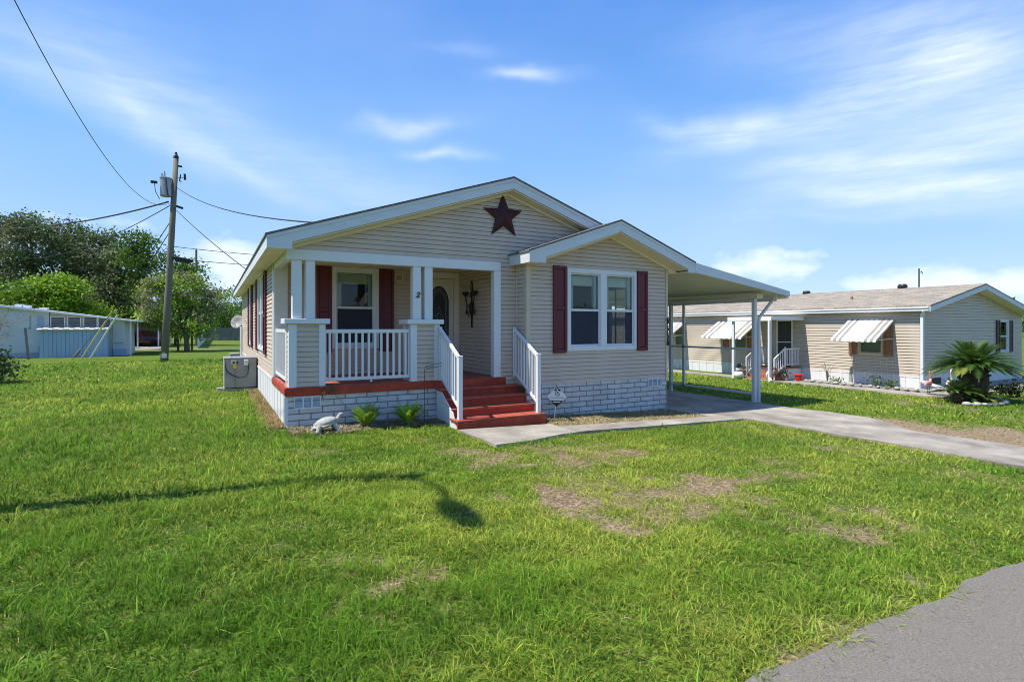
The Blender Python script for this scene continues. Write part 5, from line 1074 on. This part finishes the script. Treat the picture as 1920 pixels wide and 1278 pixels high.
# dark shrub ball right of the palms
bp_ = at(1890, 745, -3.1); V, F, C = leaves([(bp_[0], -3.1, sz + .16, .20, .18, .17)], 420, .055, [(.012, .02, .01), (.02, .025, .012)], 55); tag(mesh_np('small_shrub', V, F, M['leaf'], None, C), 'small dark clipped shrub on the lawn right of the sago palms', 'shrub')
def flamingo(label, u, v, z0, k, m, hm, face):
    th = thing('flamingo_ornament', label, 'garden ornament', (u, v, z0), 'flamingo ornaments by the palms'); b_ = MB(); f = face
    def p(x, z): return (u + f * x * k, v, z0 + z * k)
    b_.ball(p(0, .42), (.20 * k, .10 * k, .11 * k), 14, 9, Matrix.Rotation(R(12) * f, 3, 'Y').to_quaternion()); b_.tube([p(-.12, .44), p(-.26, .36)], [.06 * k, .02 * k], 8)
    b_.tube([p(.12, .46), p(.20, .58), p(.15, .72), p(.10, .84), p(.14, .94), p(.21, .95)], [.055 * k, .04 * k, .032 * k, .028 * k, .03 * k, .032 * k], 8); b_.ball(p(.20, .95), .04 * k, 9, 6)
    b_.build('body', m, th, remesh=.013); MB().tube([p(.23, .95), p(.28, .91), p(.27, .86)], [.022 * k, .016 * k, .006], 6).build('beak', hm, th)
    for s in (-.04, .04): MB().tube([(u + f * s * k, v + s, z0 - .02), (u + f * s * k, v + s, z0 + .34 * k)], .008, 5).build('leg', M['black'], th)
flamingo('pink flamingo ornament with its neck straight behind the small palm', 17.95, -1.75, NZ, .82, M['pink'], M['pale_pink'], 1); flamingo('pale flamingo ornament with a curved neck left of the big trunk', 18.8, -1.95, NZ, .78, M['pale_pink'], M['black'], 1)
# pots, ornaments by the entry
sw = thing('snowman_ornament', 'white round snowman figure with dark hat by the entry post', 'garden ornament', (17.35, 4.55, NZ)); b_ = MB(); b_.ball((17.35, 4.55, NZ + .16), (.19, .19, .17), 14, 9); b_.ball((17.35, 4.55, NZ + .38), .115, 12, 8); b_.build('body', M['white'], sw, remesh=.015); MB().lathe([(.13, 0), (.13, .02), (.085, .025), (.08, .13), (.01, .135)], (17.35, 4.55, NZ + .46), 12).build('hat', M['black'], sw); MB().lathe([(.09, 0), (.125, .02), (.09, .05)], (17.35, 4.55, NZ + .28), 12).build('scarf', M['cable'], sw)
def pot(label, u, v, m, r, flower=None, z=NZ):
    th = thing('flower_pot', label, 'flower pot', (u, v, z), 'flower pots by the entry'); MB().lathe([(r * .7, 0), (r, r * 1.5), (r * 1.12, r * 1.52), (r * 1.12, r * 1.75), (r * .9, r * 1.75)], (u, v, z), 14).build('pot', M[m], th)
    if flower: V, F, C = leaves([(u, v, z + r * 2.2, r * 1.1, r * 1.1, r * .9)], 160, .04, flower, 9); mesh_np('plant', V, F, M['leaf'], th, C)
pot('bright red bucket pot at the corner of the entry platform', 18.45, 2.72, 'redpot', .15); pot('terracotta pot on the lowest entry step', 17.78, 3.30, 'terra', .10, [(.05, .06, .02), (.10, .03, .02)], -.20); pot('terracotta pot with red blooms beside the step railing', 18.05, 3.10, 'terra', .11, [(.25, .02, .02), (.05, .08, .02)]); pot('small pot of red blooms left of the entry steps', 17.7, 4.62, 'terra', .11, [(.45, .03, .04), (.05, .09, .02)], -.2)
MBw = MB(); MBw.tube([(17.6 + .13 * math.cos(a), 3.38, -.12 + .14 * math.sin(a)) for a in np.linspace(0, 6.283, 20)], .035, 7); tag(MBw.build('wreath', M['label'], None), 'pale round wreath leaning by the entry downspout', 'wreath')
# bare young shrub and a few low plants in the gravel bed, statuette
def bare(label, u, v, h, seed, leafy=0):
    rg = random.Random(seed); th = thing('bed_plant', label, 'plant', (u, v, NZ), 'plants in the gravel bed'); m = MB()
    for i in range(7):
        a = rg.uniform(0, 6.28); p = Vector((u, v, NZ)); q = p + Vector((math.cos(a) * .05, math.sin(a) * .05, h * rg.uniform(.4, .6))); e = q + Vector((math.cos(a) * h * .25, math.sin(a) * h * .25, h * rg.uniform(.2, .5))); m.tube([p, q, e], [.014, .010, .005], 5)
    m.build('stems', M['bark'], th)
    if leafy: V, F, C = leaves([(u, v, NZ + h * .5, h * .6, h * .5, h * .4)], leafy, .045, MID + OAK, seed); mesh_np('foliage', V, F, M['leaf'], th, C)
bare('bare leafless young shrub right of the red bucket', 18.9, 1.9, .75, 3); bare('low leafy plant under the big awning window', 18.75, .15, .34, 4, 130); bare('second low leafy plant nearest the house corner', 18.75, -.35, .30, 5, 110); bare('tuft of creeping plant at the foot of the bare shrub', 18.8, 1.5, .22, 6, 110)
st2 = MB(); st2.tube([(18.9, 1.05, NZ), (18.9, 1.05, NZ + .12), (18.88, 1.05, NZ + .35), (18.9, 1.0, NZ + .52)], [.09, .07, .06, .05], 9); st2.ball((18.9, .99, NZ + .60), .06, 9, 7); st2.box(18.8, 19.0, .93, 1.15, NZ, NZ + .06); st2.tube([(18.87, 1.05, NZ + .45), (18.80, 1.02, NZ + .56), (18.84, .98, NZ + .68)], [.03, .025, .02], 7)
tag(st2.build('garden_statue', M['stone'], None, remesh=.014), 'small pale garden statue at the edge of the awning shadow', 'statue')
w = MB(); w.box(20.05, 20.75, NV - .022, NV - .013, NZ + .12, NZ + .34); w.build('skirting_vent', M['black'], nb)

# ================================================================== the trailer on the left and what stands round it
TV = 30.5
tr_ = thing('trailer_home', 'white trailer home with a pale blue lean-to and four small windows', 'trailer', (-9, TV + 1.5, 0))
def tx_(px): return at(px, 600, TV)[0]
def tz(py, px=100): return at(px, py, TV)[2]
xL, xR = -12.4, tx_(209); zl, zr = 3.12, 2.36
w = MB(); w.prism([(xL, .25), (tx_(92), .25), (tx_(92), 2.64), (xL, 3.0)], 'y', TV, TV + 6)
for z in (.62, 1.02, 1.42): w.box(xL, tx_(86), TV - .012, TV - .002, z, z + .03)
w.build('white_wall', M['trailer_white'], tr_)
w = MB(); w.box(xL + .1, tx_(90), TV + .03, TV + 5.9, -.1, .25); w.build('trailer_skirting', M['trailer_blue'], tr_)
w = MB(); w.prism([(tx_(93), -.05), (xR, -.05), (xR, 2.32), (tx_(93), 2.60)], 'y', TV + .05, TV + 5.8); w.build('cream_wall', M['cream_wall'], tr_)
w = MB(); w.prism([(xL - .15, 3.10), (tx_(256), 2.14), (tx_(256), 2.05), (xL - .15, 2.98)], 'y', TV - .45, TV + 6.2); w.build('roof', M['alu'], tr_)
for px0, px1 in ((96, 120), (128, 150), (158, 181), (185, 207)):
    a, b = tx_(px0), tx_(px1); f = MB(); z0, z1 = 1.70, 2.30
    f.box(a - .05, a, TV, TV + .05, z0, z1 + .04); f.box(b, b + .05, TV, TV + .05, z0, z1 + .04); f.box(a, b, TV, TV + .05, z1, z1 + .04); fo = f.build('window_frame', M['white'], tr_)
    MB().box(a, b, TV + .02, TV + .04, z0, z1).build('pane', M['dusk_glass'] if 'dusk_glass' in M else M.setdefault('dusk_glass', mat('dark jalousie glass', (.10, .105, .13), .15, .1, 3, spec=.6)), fo)
    for k in range(4): MB().box(a, b, TV + .008, TV + .018, z0 + .15 * k, z0 + .15 * k + .018).build('jalousie_slat', M['steel_light'], fo)
bL, bR = tx_(82), tx_(206)
w = MB()
for i in range(16): q0 = bL + (bR - bL) * i / 16; w.box(q0, q0 + (bR - bL) / 16 - .012, TV - .9 - .012 * (i % 2), TV - .86, -.05, 1.58)
w.box(bL + .002, bR - .015, TV - .858, TV - .002, -.05, 1.58); ln = w.build('lean_to', M['trailer_blue'], tr_)
w = MB(); n = 14
for i in range(n): q0 = bL - .12 + (bR - bL + .2) * i / n; w.prism([(TV - 1.05, 1.60 + .03 * (i % 2)), (TV - .02, 1.74 + .03 * (i % 2)), (TV - .02, 1.70), (TV - 1.05, 1.56)], 'x', q0, q0 + (bR - bL + .2) / n)
w.build('lean_to_roof', M['ribbed'], ln)
MB().box(tx_(73), tx_(83) - .02, TV - .03, TV - .004, .0, .62).build('hatch', M['black'], tr_); MB().box(tx_(53), tx_(57), TV - .03, TV - .004, 1.62, 2.40).build('side_window', M['dark'], tr_)
MB().box(tx_(70), tx_(82), TV - .03, TV - .004, 1.75, 2.35).build('side_window', M['trailer_blue'], tr_)
for px in (36, 50, 82): c = at(px, 573, TV + 1); MB().box(c[0] - .18, c[0] + .18, TV + .9, TV + 1.3, 2.7, 3.13 - (px - 20) * .004).build('roof_vent', M['white'], tr_)
# right hand end of the trailer: white slanted panel
w = MB(); w.prism([(xR + .02, -.05), (tx_(236), -.05), (tx_(233), 2.2), (xR + .02, 2.30)], 'y', TV + .2, TV + 4.5); w.build('end_wall', M['trailer_white'], tr_); MB().box(tx_(213), tx_(231), TV + .16, TV + .195, .72, .78).build('ledge', M['steel_light'], tr_); MB().box(tx_(211), tx_(237), TV + .10, TV + .19, -.05, .40).build('end_skirting', M['trailer_blue'], tr_)
MB().box(tx_(242), tx_(245), TV + .3, TV + .40, -.1, 2.15).build('post', M['alu'], tr_)
# blank board on a leaning post
sb = thing('notice_board', 'pale blank board on a leaning post before the white trailer wall', 'sign board', (-9.82, 28.2, 0)); MB().bar((-9.82, 28.2, -.2), (-9.98, 28.2, 1.75), .10, .08).build('post', M['fence_wood'], sb); MB().box(-10.62, -9.78, 28.10, 28.14, 1.70, 2.52).build('board', M['trailer_white'], sb)
# far carport with a red car under it
fc = thing('far_carport', 'cream walled open carport beyond the end of the trailer', 'carport', (-6.6, 46, 0)); fv = 46
def fx(px): return at(px, 620, fv)[0]
w = MB(); w.box(fx(246), fx(304), fv - .4, fv + 5, 2.24, 2.36); w.build('roof', M['alu'], fc); MB().box(fx(235), fx(312), fv + 5, fv + 5.1, -.1, 2.2).build('rear_wall', M['siding_trim'], fc)
for px in (258, 297): MB().box(fx(px) - .05, fx(px) + .05, fv, fv + .1, -.1, 2.24).build('post', M['alu'], fc)
MB().box(fx(246), fx(308), fv - 6, fv + 5, -.03, .03).build('floor_slab', M['concrete'], fc)
MB().box(fx(246) - .1, fx(246) - .02, fv + .6, fv + 5, -.1, 2.2).build('side_wall', M['siding_trim'], fc); MB().box(fx(299), fx(312), fv + 3.5, fv + 6, -.1, 2.1).build('side_wall', M['siding_trim'], fc)  # left wall added to keep the sun off the car inside
car = thing('parked_car', 'dark red car parked in the shade of the far carport', 'car', (fx(276), fv + 2.6, 0)); cx0 = fx(276)
prof = [(-.86, .32), (.86, .32), (.90, .62), (.86, .90), (.80, .98), (.62, 1.40), (-.62, 1.40), (-.80, .98), (-.86, .90), (-.90, .62)]
b_ = MB(); pl = [(fv + .6, .30), (fv + 4.6, .30), (fv + 4.7, .60), (fv + 4.6, .85), (fv + 3.6, .95), (fv + 3.0, 1.38), (fv + 1.4, 1.42), (fv + .7, 1.0), (fv + .5, .6)]; b_.prism(pl, 'x', cx0 - .82, cx0 + .82); b_.build('body', M['car_red'], car, bevel=.06)
MB().prism([(fv + .95, 1.02), (fv + 1.38, 1.36), (fv + 1.36, 1.38), (fv + .92, 1.03)], 'x', cx0 - .66, cx0 + .66).build('rear_window', M['black'], car)
for sx_ in (-1, 1):
    MB().box(cx0 + sx_ * .70 - .10, cx0 + sx_ * .70 + .10, fv + .46, fv + .53, .68, .80).build('tail_light', M['redpot'], car)
    for yy in (fv + 1.35, fv + 3.8):
        wl_ = MB(); wl_.tube([(cx0 + sx_ * .68, yy, .31), (cx0 + sx_ * .86, yy, .31)], .31, 16); wl_.build('wheel', M['tyre'], car)
# fences
fw = thing('board_fence', 'grey weathered board fence across the far lawn', 'fence', (0, 71, 0)); fa, fb = at(384, 620, 71)[0], at(470, 620, 71)[0]; w = MB(); n = 40
for i in range(n): q0 = fa + (fb - fa) * i / n; w.box(q0, q0 + (fb - fa) / n - .015, 71, 71.03, -.1, 1.62 + .05 * rg.random())
w.box(fa, fb, 71.035, 71.09, .4, .5); w.box(fa, fb, 71.035, 71.09, 1.2, 1.3); w.build('boards', M['fence_wood'], fw)
wf = MB(); pa, pb = Vector((at(371, 640, 42)[0], 42, 0)), Vector((at(385, 630, 70.5)[0], 70.5, 0))
for i in range(30):
    a, b = pa.lerp(pb, i / 30), pa.lerp(pb, (i + .93) / 30); wf.bar(a + Vector((0, 0, .60)), b + Vector((0, 0, .60)), .04, 1.42 + .012 * i)
tag(wf.build('white_fence', M['white'], None), 'white panel fence running back to the grey board fence', 'fence')
for px, h, lab, mm_ in ((334, .85, 'short dark post left of three before the lane', 'bark'), (349, 1.0, 'thick stump-like post between two thinner ones by the lane', 'fence_wood'), (360, 2.2, 'taller pale post with a white cap by the lane', 'wood_pole')):
    p = at(px, 655, 36.6); t_ = thing('wooden_post', lab, 'post', (p[0], 36.6, 0)); MB().box(p[0] - (.13 if px == 349 else .07), p[0] + (.13 if px == 349 else .07), 36.5, 36.68, -.1, h).build('post', M[mm_], t_, bevel=.02)
    if px == 360: MB().box(p[0] - .1, p[0] + .05, 36.46, 36.5, 1.75, 2.15).build('cap_plate', M['white'], t_)
ds_ = MB(); dc = Vector((-.02, 16.3, 1.85)); ds_.lathe([(.02, .0), (.2, .03), (.36, .11), (.38, .12), (.36, .13), (.2, .05), (.02, .02)], (0, 0, 0), 18); Mx = Matrix.Translation(dc + Vector((-.12, 0, .08))) @ Matrix.Rotation(R(-62), 4, 'Y') @ Matrix.Rotation(R(48), 4, 'X') @ Matrix.Scale(.8, 4); ds_.v = [tuple(Mx @ Vector(p)) for p in ds_.v]
sd = thing('satellite_dish', 'grey satellite dish at the back corner of the house', 'satellite dish', (-.02, 16.3, 0)); ds_.build('dish', M['steel'], sd, smooth=True); MB().tube([(-.02, 16.32, -.05), (-.02, 16.32, 1.7), (-.1, 16.3, 1.85)], .03, 7).build('mast', M['steel_light'], sd); MB().tube([(-.1, 16.3, 1.7), (-.5, 16.2, 2.0)], .014, 5).build('feed_arm', M['steel'], sd)
MB_ = MB().box(-.45, -.05, 17.2, 17.9, -.05, .55); tag(MB_.build('utility_box', M['steel'], None, bevel=.02), 'dark grey utility box behind the back corner of the house', 'utility box')

# far woods all round the neighbourhood (also seen mirrored in the windows)
rgw = np.random.default_rng(5); Vs, Fs, Cs, o_ = [], [], [], 0
for i in range(150):
    a = i / 150 * 2 * math.pi + rgw.uniform(-.015, .015); r = rgw.uniform(105, 150); hh = rgw.uniform(6, 9)
    if abs(((a - HEAD + math.pi) % (2 * math.pi)) - math.pi) < R(58): r = rgw.uniform(150, 180); hh = rgw.uniform(5, 7)
    V, F, C = leaves([(CAMU + r * math.sin(a), CAMV + r * math.cos(a), hh * .48, 5.5, 5.5, hh * .5)], 420, .7, OAK + MID, 300 + i); Vs.append(V); Fs.append(F + o_); Cs.append(C); o_ += len(V)
tag(mesh_np('far_woods', np.concatenate(Vs), np.concatenate(Fs), M['leaf'], None, np.concatenate(Cs)), 'low belt of far trees closing the horizon round the lots', 'woods', None, 'stuff')
